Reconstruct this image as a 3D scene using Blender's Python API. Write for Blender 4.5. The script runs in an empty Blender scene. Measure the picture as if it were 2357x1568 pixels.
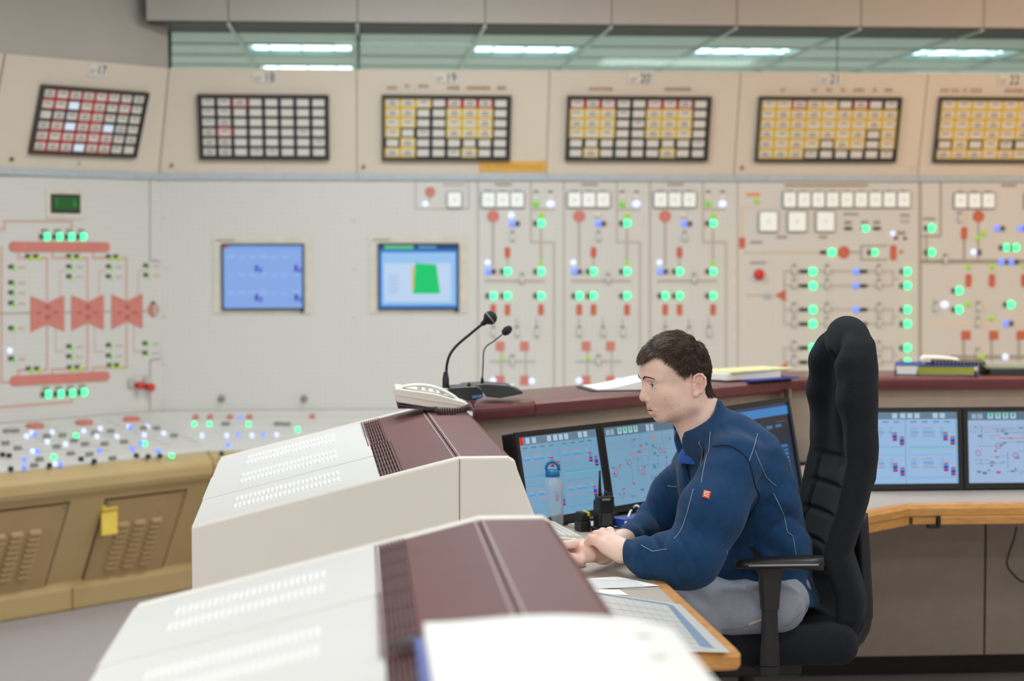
import bpy, bmesh, math, random
import numpy as np
from mathutils import Vector, Matrix
from mathutils.bvhtree import BVHTree
random.seed(7); np.random.seed(7)
sc = bpy.context.scene
COL = sc.collection

# ------------------------------------------------------------------ camera
FPX = 4500.0; IW, IH = 2357.0, 1568.0
EYE = Vector((0, 0, 1.57))
YAW = math.atan(348.5 / FPX); PIT = math.atan(219.0 / FPX)
cam = bpy.data.cameras.new('camera'); camo = bpy.data.objects.new('camera', cam); COL.objects.link(camo)
cam.sensor_width = 36.0; cam.lens = FPX / IW * 36.0
cam.clip_start = 0.05; cam.clip_end = 60
camo.location = EYE; camo.rotation_euler = (math.pi / 2 - PIT, 0, -YAW)
cam.dof.use_dof = True; cam.dof.focus_distance = 5.05; cam.dof.aperture_fstop = 2.7
sc.camera = camo
# ------------------------------------------------------------------ world, lights, exposure
sc.view_settings.view_transform = 'Standard'; sc.view_settings.look = 'None'
sc.view_settings.gamma = 1.0; sc.view_settings.use_curve_mapping = False
sc.view_settings.exposure = 0.10
wd = bpy.data.worlds.new('world'); sc.world = wd; wd.use_nodes = True
wd.node_tree.nodes['Background'].inputs[0].default_value = (0.9, 0.95, 1.0, 1)
wd.node_tree.nodes['Background'].inputs[1].default_value = 0.05

def area(name, loc, sx, sy, power, col, rot=(0, 0, 0)):
    l = bpy.data.lights.new(name, 'AREA'); l.shape = 'RECTANGLE'; l.size = sx; l.size_y = sy
    l.energy = power; l.color = col
    o = bpy.data.objects.new(name, l); COL.objects.link(o); o.location = loc; o.rotation_euler = rot
    return o
NEUT = (1.0, 0.985, 0.95); COOL = (0.90, 0.975, 1.0); WARM = (1.0, 0.64, 0.38)
# rows of unseen luminaires in the control-room ceiling; the last row is added fill
for (x, y, p, c) in [(-2.6, 2.0, 22, NEUT), (-2.6, 4.6, 20, NEUT), (-2.2, 7.2, 15, NEUT),
                     (-.6, 0.4, 26, NEUT), (-.8, 3.0, 20, COOL), (0.4, 5.8, 26, COOL), (0.3, 7.8, 34, COOL),
                     (2.6, 1.4, 28, NEUT), (2.4, 4.4, 28, COOL), (2.3, 7.6, 8, NEUT), (4.2, 6.2, 8, NEUT), (5.0, 3.6, 14, NEUT),
                     (-2.2, -1.4, 46, NEUT), (0.4, -1.6, 52, NEUT), (3.0, -1.4, 46, NEUT), (-1.2, -4.0, 46, NEUT), (1.8, -4.0, 46, NEUT)]:  # added behind the camera to lift the surfaces that face it
    area('unseen_luminaire', (x, y, 2.96), 1.15, 0.55, p, c)
for x, p in ((2.6, 10), (3.6, 19), (4.6, 24)): area('wall_washer', (x, 7.2, 2.96), .9, .25, p, WARM, (math.radians(38), 0, 0))   # warm wall washers over the right-hand boards
for x in (-2.2, 0.6, 3.4): area('unseen_luminaire', (x, 12.4, 2.58), 1.8, 1.2, 105, COOL)     # added out of view to brighten the ceiling behind the glass

# ------------------------------------------------------------------ helpers
def lin(c):
    c = c / 255.0
    return c / 12.92 if c <= 0.04045 else ((c + 0.055) / 1.055) ** 2.4
def C(r, g, b): return (lin(r), lin(g), lin(b), 1.0)
_F = Vector((math.sin(YAW) * math.cos(PIT), math.cos(YAW) * math.cos(PIT), -math.sin(PIT)))
_R = Vector((math.cos(YAW), -math.sin(YAW), 0)); _U = _R.cross(_F)
def ray(px, py): return _F + _R * ((px - IW / 2) / FPX) - _U * ((py - IH / 2) / FPX)
def atY(px, py, Y):
    r = ray(px, py); return EYE + r * (Y / r.y)
def atZ(px, py, z):
    r = ray(px, py); return EYE + r * ((z - EYE.z) / r.z)
def atP(px, py, o, n):
    r = ray(px, py); return EYE + r * ((o - EYE).dot(n) / r.dot(n))
def proj(p):
    d = Vector(p) - EYE; k = FPX / d.dot(_F)
    return (IW / 2 + d.dot(_R) * k, IH / 2 - d.dot(_U) * k)
def frame(o, u, v):
    u = Vector(u).normalized(); v = Vector(v); n = u.cross(v).normalized(); v = n.cross(u)
    return Matrix(((u.x, v.x, n.x, o[0]), (u.y, v.y, n.y, o[1]), (u.z, v.z, n.z, o[2]), (0, 0, 0, 1)))
def hit(F, px, py):
    n = Vector((F[0][2], F[1][2], F[2][2])); o = F.translation
    p = F.inverted() @ atP(px, py, o, n)
    return p.x, p.y
def T(x, y, z): return Matrix.Translation((x, y, z))
def RZ(a): return Matrix.Rotation(a, 4, 'Z')
def RX(a): return Matrix.Rotation(a, 4, 'X')
def RY(a): return Matrix.Rotation(a, 4, 'Y')
def S3(x, y, z): return Matrix.Diagonal((x, y, z, 1))

# ------------------------------------------------------------------ materials
def _new(name):
    m = bpy.data.materials.new(name); m.use_nodes = True
    nt = m.node_tree; return m, nt, nt.nodes['Principled BSDF']
def mat(name, rgb, rough=0.5, metal=0.0, var=0.06, scale=18.0, bump=0.0, bscale=200.0, spec=0.5, coat=0.0, stretch=None, sheen=0.0):
    m, nt, b = _new(name)
    c = C(*rgb)
    tc = nt.nodes.new('ShaderNodeTexCoord')
    src = tc.outputs['Object']
    if stretch:
        mp = nt.nodes.new('ShaderNodeMapping'); mp.inputs['Scale'].default_value = stretch
        nt.links.new(src, mp.inputs[0]); src = mp.outputs[0]
    n = nt.nodes.new('ShaderNodeTexNoise'); n.inputs['Scale'].default_value = scale; n.inputs['Detail'].default_value = 4
    nt.links.new(src, n.inputs['Vector'])
    r = nt.nodes.new('ShaderNodeValToRGB')
    r.color_ramp.elements[0].position = 0.3; r.color_ramp.elements[1].position = 0.7
    r.color_ramp.elements[0].color = tuple(x * (1 - var) for x in c[:3]) + (1,)
    r.color_ramp.elements[1].color = tuple(min(1, x * (1 + var)) for x in c[:3]) + (1,)
    nt.links.new(n.outputs[0], r.inputs[0]); nt.links.new(r.outputs[0], b.inputs['Base Color'])
    b.inputs['Roughness'].default_value = rough; b.inputs['Metallic'].default_value = metal
    b.inputs['Specular IOR Level'].default_value = spec
    if coat: b.inputs['Coat Weight'].default_value = coat; b.inputs['Coat Roughness'].default_value = 0.15
    if sheen: b.inputs['Sheen Weight'].default_value = sheen; b.inputs['Sheen Roughness'].default_value = 0.5
    if bump:
        n2 = nt.nodes.new('ShaderNodeTexNoise'); n2.inputs['Scale'].default_value = bscale; n2.inputs['Detail'].default_value = 3
        nt.links.new(src, n2.inputs['Vector'])
        bp = nt.nodes.new('ShaderNodeBump'); bp.inputs['Strength'].default_value = bump; bp.inputs['Distance'].default_value = 0.003
        nt.links.new(n2.outputs[0], bp.inputs['Height']); nt.links.new(bp.outputs[0], b.inputs['Normal'])
    return m
def glow(name, rgb, s):
    m, nt, b = _new(name); c = C(*rgb)
    b.inputs['Base Color'].default_value = c; b.inputs['Emission Color'].default_value = c
    b.inputs['Emission Strength'].default_value = s; b.inputs['Roughness'].default_value = 0.3
    return m
def attr_mat(name, emit=0.0, rough=0.6, base=1.0):
    m, nt, b = _new(name)
    a = nt.nodes.new('ShaderNodeAttribute'); a.attribute_name = 'Col'
    if emit:
        mx = nt.nodes.new('ShaderNodeVectorMath'); mx.operation = 'SCALE'; mx.inputs['Scale'].default_value = base
        nt.links.new(a.outputs['Color'], mx.inputs[0]); nt.links.new(mx.outputs[0], b.inputs['Base Color'])
        nt.links.new(a.outputs['Color'], b.inputs['Emission Color']); b.inputs['Emission Strength'].default_value = emit
    else: nt.links.new(a.outputs['Color'], b.inputs['Base Color'])
    b.inputs['Roughness'].default_value = rough
    return m
def grid_mat(name, rgb, pitch, line, dark, rough=0.45):
    m, nt, b = _new(name); c = C(*rgb)
    tc = nt.nodes.new('ShaderNodeTexCoord'); sp = nt.nodes.new('ShaderNodeSeparateXYZ'); nt.links.new(tc.outputs['Object'], sp.inputs[0])
    outs = []
    for k in (0, 1):
        a = nt.nodes.new('ShaderNodeMath'); a.operation = 'DIVIDE'; a.inputs[1].default_value = pitch; nt.links.new(sp.outputs[k], a.inputs[0])
        f = nt.nodes.new('ShaderNodeMath'); f.operation = 'FRACT'; nt.links.new(a.outputs[0], f.inputs[0])
        l = nt.nodes.new('ShaderNodeMath'); l.operation = 'LESS_THAN'; l.inputs[1].default_value = line; nt.links.new(f.outputs[0], l.inputs[0]); outs.append(l)
    mx = nt.nodes.new('ShaderNodeMath'); mx.operation = 'MAXIMUM'; nt.links.new(outs[0].outputs[0], mx.inputs[0]); nt.links.new(outs[1].outputs[0], mx.inputs[1])
    mix = nt.nodes.new('ShaderNodeMixRGB'); mix.inputs[1].default_value = c; mix.inputs[2].default_value = tuple(x * dark for x in c[:3]) + (1,)
    nt.links.new(mx.outputs[0], mix.inputs[0]); nt.links.new(mix.outputs[0], b.inputs['Base Color'])
    bp = nt.nodes.new('ShaderNodeBump'); bp.invert = True; bp.inputs['Strength'].default_value = 0.25; bp.inputs['Distance'].default_value = 0.001
    nt.links.new(mx.outputs[0], bp.inputs['Height']); nt.links.new(bp.outputs[0], b.inputs['Normal'])
    b.inputs['Roughness'].default_value = rough
    return m

M = {}
M['carpet'] = mat('carpet', (172, 166, 166), 0.95, var=0.12, scale=160, bump=0.6, bscale=350)
M['plaster'] = mat('plaster', (206, 202, 196), 0.9, var=0.03)
M['bulk'] = mat('bulkhead_paint', (178, 174, 168), 0.7, var=0.03, scale=4)
M['shadestrip'] = mat('soffit_underside_shade', (74, 72, 68), 0.8)  # shadow under the soffit put into a dark base colour
M['tile'] = mat('ceiling_tile', (214, 218, 214), 0.9, var=0.04, scale=60)
M['tbar'] = mat('ceiling_bar', (176, 186, 180), 0.5)
M['fascia'] = mat('beige_fascia', (220, 210, 195), 0.5, var=0.025, scale=3)
M['board'] = grid_mat('mosaic_board', (211, 212, 209), 0.025, 0.07, 0.86)
M['strip'] = mat('blue_grey_strip', (176, 188, 196), 0.4)
M['seam'] = mat('seam_grey', (150, 136, 122), 0.6)
M['annframe'] = mat('annunciator_frame', (66, 66, 62), 0.5)
M['bk'] = mat('window_border_black', (44, 46, 46), 0.5)
M['byel'] = mat('window_border_yellow', (230, 198, 84), 0.5)
M['bred'] = mat('window_border_red', (186, 52, 56), 0.5)
M['wface'] = mat('window_face_white', (222, 220, 214), 0.4, var=0.03)
M['wlit'] = glow('window_face_lit', (206, 220, 240), 0.35)
M['ink'] = mat('ink_dark', (88, 84, 78), 0.6)
M['inkbrown'] = mat('ink_brown', (150, 122, 96), 0.6)
M['black'] = mat('black_plastic', (28, 28, 30), 0.42, var=0.15)
M['dgrey'] = mat('dark_grey_plastic', (58, 60, 62), 0.45)
M['mgrey'] = mat('mid_grey_plastic', (140, 140, 138), 0.45)
M['lgrey'] = mat('light_grey_metal', (196, 198, 196), 0.35, metal=0.3)
M['tan'] = mat('tan_enamel', (186, 164, 118), 0.42, var=0.04, scale=5)
M['tan2'] = mat('tan_enamel_panel', (178, 154, 112), 0.48, var=0.05, scale=6)
M['groove'] = mat('groove_brown', (104, 84, 54), 0.8)
M['orange_tape'] = mat('orange_tape', (226, 174, 96), 0.6)
M['mred'] = mat('mimic_red', (206, 128, 118), 0.6)
M['mred2'] = mat('mimic_orange_red', (200, 106, 82), 0.6)
M['mline'] = mat('mimic_line_grey', (160, 150, 140), 0.6)
M['mlinep'] = mat('mimic_line_pink', (204, 166, 152), 0.6)
M['cream'] = mat('cream_bezel', (213, 209, 198), 0.45)
M['green'] = glow('lamp_green', (70, 240, 150), 1.5)
M['green2'] = glow('lamp_green_dim', (110, 190, 60), 0.45)
M['lime'] = glow('lamp_lime', (150, 196, 60), 0.35)
M['blue'] = glow('lamp_blue', (110, 136, 240), 0.8)
M['bwhite'] = glow('lamp_bluewhite', (206, 220, 255), 0.7)
M['redbtn'] = mat('button_red', (208, 44, 36), 0.35)
M['meter'] = glow('meter_face', (222, 228, 224), 0.28)
M['console'] = mat('console_enamel', (234, 229, 221), 0.38, var=0.02, scale=3)
M['cover'] = mat('cover_white', (226, 226, 224), 0.45, var=0.012, scale=3)
M['slot'] = mat('slot_inside', (250, 250, 249), 0.6)
M['mahog'] = mat('mahogany_laminate', (108, 66, 65), 0.55, var=0.10, scale=9, stretch=(1, 14, 1), coat=0.0, spec=.3)
M['mahogl'] = mat('mahogany_ledge', (104, 52, 58), 0.34, var=0.10, scale=9, coat=0.2)
M['vent'] = mat('vent_dark', (50, 36, 36), 0.5)
M['desk'] = mat('desk_laminate', (182, 172, 162), 0.5, var=0.03, scale=40)
M['wood'] = mat('oak_edge', (202, 146, 78), 0.42, var=0.18, scale=22, stretch=(1, 1, 9), coat=0.15)
M['riser'] = mat('riser_beige', (182, 168, 154), 0.6)
M['paper'] = mat('paper', (246, 248, 245), 0.8, var=0.01)
M['skin'] = None

# ------------------------------------------------------------------ object building
W = {}
class MB:
    def __init__(s): s.v = []; s.f = []; s.m = []
    def add(s, vs, fs, mi=0, Mx=None):
        b = len(s.v)
        s.v += [tuple(Mx @ Vector(p)) for p in vs] if Mx is not None else [tuple(p) for p in vs]
        for f in fs: s.f.append(tuple(i + b for i in f)); s.m.append(mi)
        return s
    def box(s, x0, x1, y0, y1, z0, z1, Mx=None, mi=0):
        vs = [(x0, y0, z0), (x1, y0, z0), (x1, y1, z0), (x0, y1, z0), (x0, y0, z1), (x1, y0, z1), (x1, y1, z1), (x0, y1, z1)]
        return s.add(vs, [(0, 3, 2, 1), (4, 5, 6, 7), (0, 1, 5, 4), (1, 2, 6, 5), (2, 3, 7, 6), (3, 0, 4, 7)], mi, Mx)
    def hexa(s, q, d, mi=0):
        q = [Vector(p) for p in q]; d = Vector(d)
        return s.add(q + [p + d for p in q], [(0, 1, 2, 3), (7, 6, 5, 4), (0, 4, 5, 1), (1, 5, 6, 2), (2, 6, 7, 3), (3, 7, 4, 0)], mi)
    def prism(s, poly, z0, z1, Mx=None, mi=0):
        n = len(poly)
        vs = [(x, y, z0) for x, y in poly] + [(x, y, z1) for x, y in poly]
        fs = [tuple(reversed(range(n))), tuple(range(n, 2 * n))] + [(i, (i + 1) % n, n + (i + 1) % n, n + i) for i in range(n)]
        return s.add(vs, fs, mi, Mx)
    def loft(s, rings, closed=True, caps=True, mi=0):
        n = len(rings[0]); vs = [p for r in rings for p in r]; fs = []
        for k in range(len(rings) - 1):
            for i in range(n if closed else n - 1):
                a = k * n + i; b = k * n + (i + 1) % n
                fs.append((a, b, b + n, a + n))
        if caps and closed:
            fs.append(tuple(reversed(range(n)))); fs.append(tuple(range((len(rings) - 1) * n, len(rings) * n)))
        return s.add(vs, fs, mi)
    def tube(s, pts, r, n=8, caps=True, mi=0):
        pts = [Vector(p) for p in pts]; rs = r if isinstance(r, (list, tuple)) else [r] * len(pts)
        rings = []; up = None
        for i, p in enumerate(pts):
            t = (pts[min(i + 1, len(pts) - 1)] - pts[max(i - 1, 0)]).normalized()
            if up is None: up = Vector((0, 0, 1)) if abs(t.z) < 0.9 else Vector((1, 0, 0))
            a = (up - t * up.dot(t)).normalized(); b = t.cross(a); up = a
            rings.append([tuple(p + (a * math.cos(q) + b * math.sin(q)) * rs[i]) for q in [2 * math.pi * k / n for k in range(n)]])
        return s.loft(rings, True, caps, mi)
    def lathe(s, prof, n=24, Mx=None, mi=0):
        rings = []
        for r, z in prof:
            ring = [Vector((r * math.cos(2 * math.pi * k / n), r * math.sin(2 * math.pi * k / n), z)) for k in range(n)]
            rings.append([tuple(Mx @ p) if Mx is not None else tuple(p) for p in ring])
        return s.loft(rings, True, True, mi)
    def mesh(s, name, mats, inv=None, smooth=False):
        me = bpy.data.meshes.new(name)
        vs = [tuple(inv @ Vector(p)) for p in s.v] if inv is not None else s.v
        me.from_pydata(vs, [], s.f)
        for m in (mats if isinstance(mats, (list, tuple)) else [mats]): me.materials.append(m)
        me.polygons.foreach_set('material_index', s.m)
        if smooth: me.polygons.foreach_set('use_smooth', [True] * len(s.f))
        me.update(); return me
def wire(o, parent, world):
    COL.objects.link(o)
    if parent is not None:
        o.parent = parent; o.matrix_local = W[parent.name].inverted() @ world
    else: o.matrix_local = world
    W[o.name] = world
    return o
def tag(o, label=None, cat=None, group=None, kind=None):
    if label: o['label'] = label
    if cat: o['category'] = cat
    if group: o['group'] = group
    if kind: o['kind'] = kind
    return o
def thing(name, label, cat, loc, rz=0, group=None, kind=None):
    o = bpy.data.objects.new(name, None); o.empty_display_size = 0.05
    wire(o, None, Matrix.Translation(loc) @ RZ(rz)); return tag(o, label, cat, group, kind)
def build(name, mb, mats, parent=None, world=None, smooth=False, bev=0.0, seg=2, label=None, cat=None, kind=None, group=None, auto=None):
    if world is None:
        a = np.array(mb.v); lo = a.min(0); hi = a.max(0)
        world = Matrix.Translation(((lo[0] + hi[0]) / 2, (lo[1] + hi[1]) / 2, lo[2] if parent is None else (lo[2] + hi[2]) / 2))
    me = mb.mesh(name, mats, world.inverted(), smooth)
    o = bpy.data.objects.new(name, me); wire(o, parent, world)
    if bev:
        md = o.modifiers.new('bevel', 'BEVEL'); md.width = bev; md.segments = seg; md.limit_method = 'ANGLE'; md.angle_limit = 0.6
        md.harden_normals = False
    if auto is not None: set_auto(me, auto)
    return tag(o, label, cat, group, kind)
def set_auto(me, ang):
    bm = bmesh.new(); bm.from_mesh(me)
    for f in bm.faces: f.smooth = True
    for e in bm.edges:
        if len(e.link_faces) != 2 or e.calc_face_angle(0) > ang: e.smooth = False
    bm.to_mesh(me); bm.free()
def inst(name, me, parent, world, label=None, kind=None):
    o = bpy.data.objects.new(name, me); wire(o, parent, world); return tag(o, label, None, None, kind)
def cmesh(name, quads, F, mtl, parent, label=None, kind=None, z=0.0006, step=0.00015):
    """flat print: quads = (poly[(u,v)...], colour) laid on the plane of frame F, each a hair above the last"""
    me = bpy.data.meshes.new(name); vs = []; fs = []; cols = []
    for k, (poly, col) in enumerate(quads):
        b = len(vs); zz = z + step * (k % 24) if step else z
        vs += [(u, v, zz) for u, v in poly]; fs.append(tuple(range(b, b + len(poly)))); cols += [col] * len(poly)
    me.from_pydata(vs, [], fs); me.materials.append(mtl)
    ca = me.color_attributes.new('Col', 'FLOAT_COLOR', 'CORNER')
    ca.data.foreach_set('color', [x for c in cols for x in c]); me.update()
    o = bpy.data.objects.new(name, me); wire(o, parent, F); return tag(o, label, None, None, kind)
def R4(u0, v0, u1, v1): return [(u0, v0), (u1, v0), (u1, v1), (u0, v1)]
_txt = {}
def text_mesh(s, size, mtl, ext=0.0005):
    k = (s, size, mtl.name)
    if k not in _txt:
        cu = bpy.data.curves.new('print', 'FONT'); cu.body = s; cu.size = size; cu.extrude = ext; cu.align_x = 'CENTER'; cu.align_y = 'CENTER'
        o = bpy.data.objects.new('print', cu); COL.objects.link(o)
        dg = bpy.context.evaluated_depsgraph_get()
        me = bpy.data.meshes.new_from_object(o.evaluated_get(dg)); me.materials.clear(); me.materials.append(mtl)
        bpy.data.objects.remove(o); _txt[k] = me
    return _txt[k]
def rrect(w, h, r, n=4):
    pts = []
    for cx, cy, a0 in ((w / 2 - r, h / 2 - r, 0), (-w / 2 + r, h / 2 - r, 90), (-w / 2 + r, -h / 2 + r, 180), (w / 2 - r, -h / 2 + r, 270)):
        for k in range(n + 1):
            a = math.radians(a0 + 90 * k / n); pts.append((cx + r * math.cos(a), cy + r * math.sin(a)))
    return pts
M['print'] = attr_mat('flat_print', 0.0, 0.6)
M['screen'] = attr_mat('screen_glow', 0.85, 0.25, 0.05)
# ================================================================== room shell
WY = 9.5; PX = WY / FPX
XC = (375 - 830) * PX                       # corner of the board wall
D45 = Vector((math.sqrt(.5), math.sqrt(.5), 0)); N45 = Vector((math.sqrt(.5), -math.sqrt(.5), 0))
P1 = Vector((XC, WY, 0))
ZS, ZT, LEAN = 1.905, 2.402, 0.335          # board/fascia seam, fascia top, forward lean
FB = frame((0, WY, 0), (1, 0, 0), (0, 0, 1))
FL = frame(P1, D45, (0, 0, 1))
FBf = frame((0, WY, ZS), (1, 0, 0), (0, -LEAN, 1))
FLf = frame(P1 + Vector((0, 0, ZS)), D45, tuple(N45 * LEAN + Vector((0, 0, 1))))
def mitre(o, z): return P1 + Vector((0.41421 * o, -o, z))
def onL(t, o, z): return P1 - D45 * t + N45 * o + Vector((0, 0, z))   # t metres left of the corner along the angled wall

build('floor', MB().box(-7, 7, -6, 14.2, -0.1, 0), M['carpet'], kind='structure')
build('ceiling', MB().box(-7, 7, -6, 9.17, 3.0, 3.1), M['plaster'], kind='structure')
build('wall_right', MB().box(6.2, 6.35, -6, 14, 0, 3.0), M['plaster'], kind='structure')
build('wall_left', MB().box(-5.6, -5.45, -6, 14, 0, 3.0), M['plaster'], kind='structure')
build('wall_behind', MB().box(-7, 7, -6.1, -6, 0, 3.0), M['plaster'], kind='structure')
build('wall_far', MB().box(-7, 7, 14, 14.1, 0, 3.0), M['plaster'], kind='structure')
# bulkhead over the angled wall
mb = MB(); a = mitre(0.150, 2.385); b = onL(4.6, 0.150, 2.385)
mb.hexa([b, a, a + Vector((0, 0, .8)), b + Vector((0, 0, .8))], Vector((-.05, .05, 0)))
build('wall_bulkhead', mb, M['bulk'], kind='structure')
# soffit in front of the glazing: panels, each .59 m
sof = thing('trim_1', None, None, (2, 9.17, 2.60), kind='structure')
mb = MB().box(-.3, .3, -0.01, .0, 0, .45); me = mb.mesh('soffit_panel', M['bulk'])
mu = MB().box(-.3, .3, 0, .44, -.006, 0).mesh('underside_panel', M['shadestrip'])
mk = MB().box(-.008, .008, 0, .44, -.014, -.002).mesh('joint_bar', M['tbar'])
mj = MB().box(-.003, .003, -.004, .0, 0, .45).mesh('joint_strip', M['seam'])
for k in range(-2, 9):
    x = -0.01 + .594 * k
    x0 = max(x, XC - .02)
    if x + .594 < XC: continue
    w = (x + .594 - x0 - .006) / .6
    inst('soffit_panel', me, sof, T((x0 + x + .594) / 2, 9.17, 2.605) @ S3(w, 1, 1))
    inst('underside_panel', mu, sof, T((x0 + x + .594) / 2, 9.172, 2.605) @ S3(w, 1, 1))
    if x > XC:
        inst('joint_bar', mk, sof, T(x, 9.175, 2.605)); inst('joint_strip', mj, sof, T(x, 9.17, 2.605))
# glazing over the boards
m, nt, b = _new('green_glass'); nt.nodes.remove(b)
tr = nt.nodes.new('ShaderNodeBsdfTransparent'); tr.inputs[0].default_value = (.80, .88, .83, 1)
gl = nt.nodes.new('ShaderNodeBsdfGlossy'); gl.inputs['Roughness'].default_value = 0.03; gl.inputs[0].default_value = (.8, .95, .88, 1)
mxs = nt.nodes.new('ShaderNodeMixShader'); mxs.inputs[0].default_value = 0.015
nt.links.new(tr.outputs[0], mxs.inputs[1]); nt.links.new(gl.outputs[0], mxs.inputs[2]); nt.links.new(mxs.outputs[0], nt.nodes['Material Output'].inputs[0])
M['glass'] = m
M['glassedge'] = mat('glass_edge', (52, 92, 74), 0.2)
win = thing('window_1', None, None, (2, 9.60, 2.3), kind='structure')
for x0, x1 in ((XC + .05, -.012), (0.0, 2.36), (2.364, 5.5)):
    build('pane', MB().box(x0, x1, 9.60, 9.606, 2.3, 2.61), M['glass'], win)
build('glass_joint', MB().box(-.013, .001, 9.592, 9.608, 2.3, 2.61), M['glassedge'], win)
build('glass_joint', MB().box(2.359, 2.364, 9.598, 9.606, 2.3, 2.61), M['glassedge'], win)
build('glass_joint', MB().box(XC + .02, XC + .055, 9.59, 9.61, 2.3, 2.61), M['glassedge'], win)
# tiled ceiling of the room behind the glass
cb = thing('ceiling_beyond', None, None, (2, 11, 2.61), kind='structure')
mt = MB().box(-.294, .294, -.294, .294, 0, .012).mesh('ceiling_tile', M['tile'])
M['tube'] = glow('lamp_tube', (225, 240, 255), 4.0)
M['louvre'] = mat('lamp_louvre', (200, 222, 226), 0.25, metal=0.6)
lampcells = {(-1, 1): 0, (1, 1): 1, (3, 1): 2, (5, 1): 3, (-1, 3): 4}  # the last cell is a lamp built in place of a glass reflection
where = ['upper one over panel 18', 'over the gap between panels 19 and 20', 'halfway from panel 20 to 21', 'over panel 22', 'lower one over panel 18, built in place of a reflection in the glass']
for k in range(-4, 8):
    for j in range(0, 5):
        x = -.01 + .594 * (k + .5); y = 9.61 + .594 * (j + .5)
        if (k, j) in lampcells:
            g = thing('ceiling_light', 'square fluorescent ceiling light behind green glass, ' + where[lampcells[(k, j)]], 'ceiling light', (x, y, 2.62), group='ceiling lights behind the glass')
            fm = MB()
            for q in (-1, 1):
                fm.box(x + q * .282 - .012, x + q * .282 + .012, y - .294, y + .294, 2.606, 2.66)
                fm.box(x - .27, x + .27, y + q * .282 - .012, y + q * .282 + .012, 2.606, 2.66)
            build('frame', fm, M['tbar'], g)
            build('reflector', MB().box(x - .27, x + .27, y - .27, y + .27, 2.66, 2.67), M['louvre'], g)
            for q in range(4):
                tx = y - .2 + .133 * q
                build('lamp_tube', MB().tube([(x - .26, tx, 2.64), (x + .26, tx, 2.64)], .013, 10), M['tube'], g, smooth=True)
            for q in range(3):
                build('louvre', MB().box(x - .17 + .17 * q - .004, x - .17 + .17 * q + .004, y - .27, y + .27, 2.612, 2.645), M['louvre'], g)
        else: inst('ceiling_tile', mt, cb, T(x, y, 2.61))
for k in range(-4, 9): build('ceiling_bar', MB().box(-.01 + .594 * k - .012, -.01 + .594 * k + .012, 9.61, 13.9, 2.60, 2.612), M['tbar'], cb)
for j in range(0, 6): build('ceiling_bar', MB().box(-2.4, 4.75, 9.61 + .594 * j - .012, 9.61 + .594 * j + .012, 2.601, 2.611), M['tbar'], cb)
build('plenum', MB().box(-5.4, 6, 9.61, 13.95, 2.70, 2.72), M['plaster'], cb)

# ================================================================== control cabinets with annunciators
seams = [390, 823, 1258, 1695, 2130, 2560]
labels = {17: 'angled control cabinet numbered 17 with red-framed alarm grid and bow-tie turbine mimic',
          18: 'control cabinet numbered 18 with black-framed alarm grid over a pale blue screen',
          19: 'control cabinet numbered 19 with orange strip and screen showing a green block',
          20: 'control cabinet numbered 20 above the man, with two identical pump mimics',
          21: 'control cabinet numbered 21 over the black headrest, with nine white meters in a row',
          22: 'rightmost control cabinet numbered 22 with a mostly yellow alarm grid'}
CAB = {}
def cabX(px): return (px - 830) * PX
CAB[17] = thing('control_cabinet', labels[17], 'cabinet', onL(.6, 0, 0), math.pi / 4, 'numbered control cabinets')
for n in range(18, 23):
    CAB[n] = thing('control_cabinet', labels[n], 'cabinet', ((cabX(seams[n - 18]) + cabX(seams[n - 17])) / 2, WY, 0), 0, 'numbered control cabinets')
def cab_of(px):
    if px < 378: return CAB[17]
    for n in range(18, 23):
        if px < seams[n - 17]: return CAB[n]
    return CAB[22]
oT = LEAN * (ZT - ZS)
for n in range(17, 23):
    c = CAB[n]
    if n == 17:
        e = 2.4
        fl = (onL(e, 0, ZS), P1 + Vector((0, 0, ZS)), mitre(oT, ZT), onL(e, oT, ZT)); dn = Vector((-.03, .03, 0)); u0, u1 = -e, 0; F = FL
    else:
        xa = XC if n == 18 else cabX(seams[n - 18]); xb = cabX(seams[n - 17])
        ta = mitre(oT, ZT).x if n == 18 else xa
        fl = ((xa, WY, ZS), (xb - .002, WY, ZS), (xb - .002, WY - oT, ZT), (ta, WY - oT, ZT)); dn = Vector((0, .04, 0)); u0, u1 = xa, xb; F = FB
    build('fascia', MB().hexa(fl, dn), M['fascia'], c)
    mb = MB().box(u0, u1, .70, ZS, -.06, 0.0, F); build('board', mb, M['board'], c, world=F)
    build('seam_strip', MB().box(u0, u1, ZS - .022, ZS + .012, 0, .012, F), M['strip'], c, bev=.004)
    build('base_strip', MB().box(u0, u1, .748, .775, 0, .015, F), M['mgrey'], c, bev=.004)
    if n == 17:
        build('joint_strip', MB().hexa([onL(.985, .001, ZS), onL(.978, .001, ZS), onL(.978, oT + .001, ZT), onL(.985, oT + .001, ZT)], N45 * .002), M['seam'], c)
        build('joint_strip', MB().hexa([mitre(.0, ZS) - D45 * .006, mitre(.0, ZS), mitre(oT, ZT), mitre(oT, ZT) - D45 * .006], N45 * .002), M['seam'], c)
    elif n > 18:
        build('joint_strip', MB().hexa([(u0 - .003, WY, ZS), (u0 + .002, WY, ZS), (u0 + .002, WY - oT, ZT), (u0 - .003, WY - oT, ZT)], (0, -.001, 0)), M['seam'], c)

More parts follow.
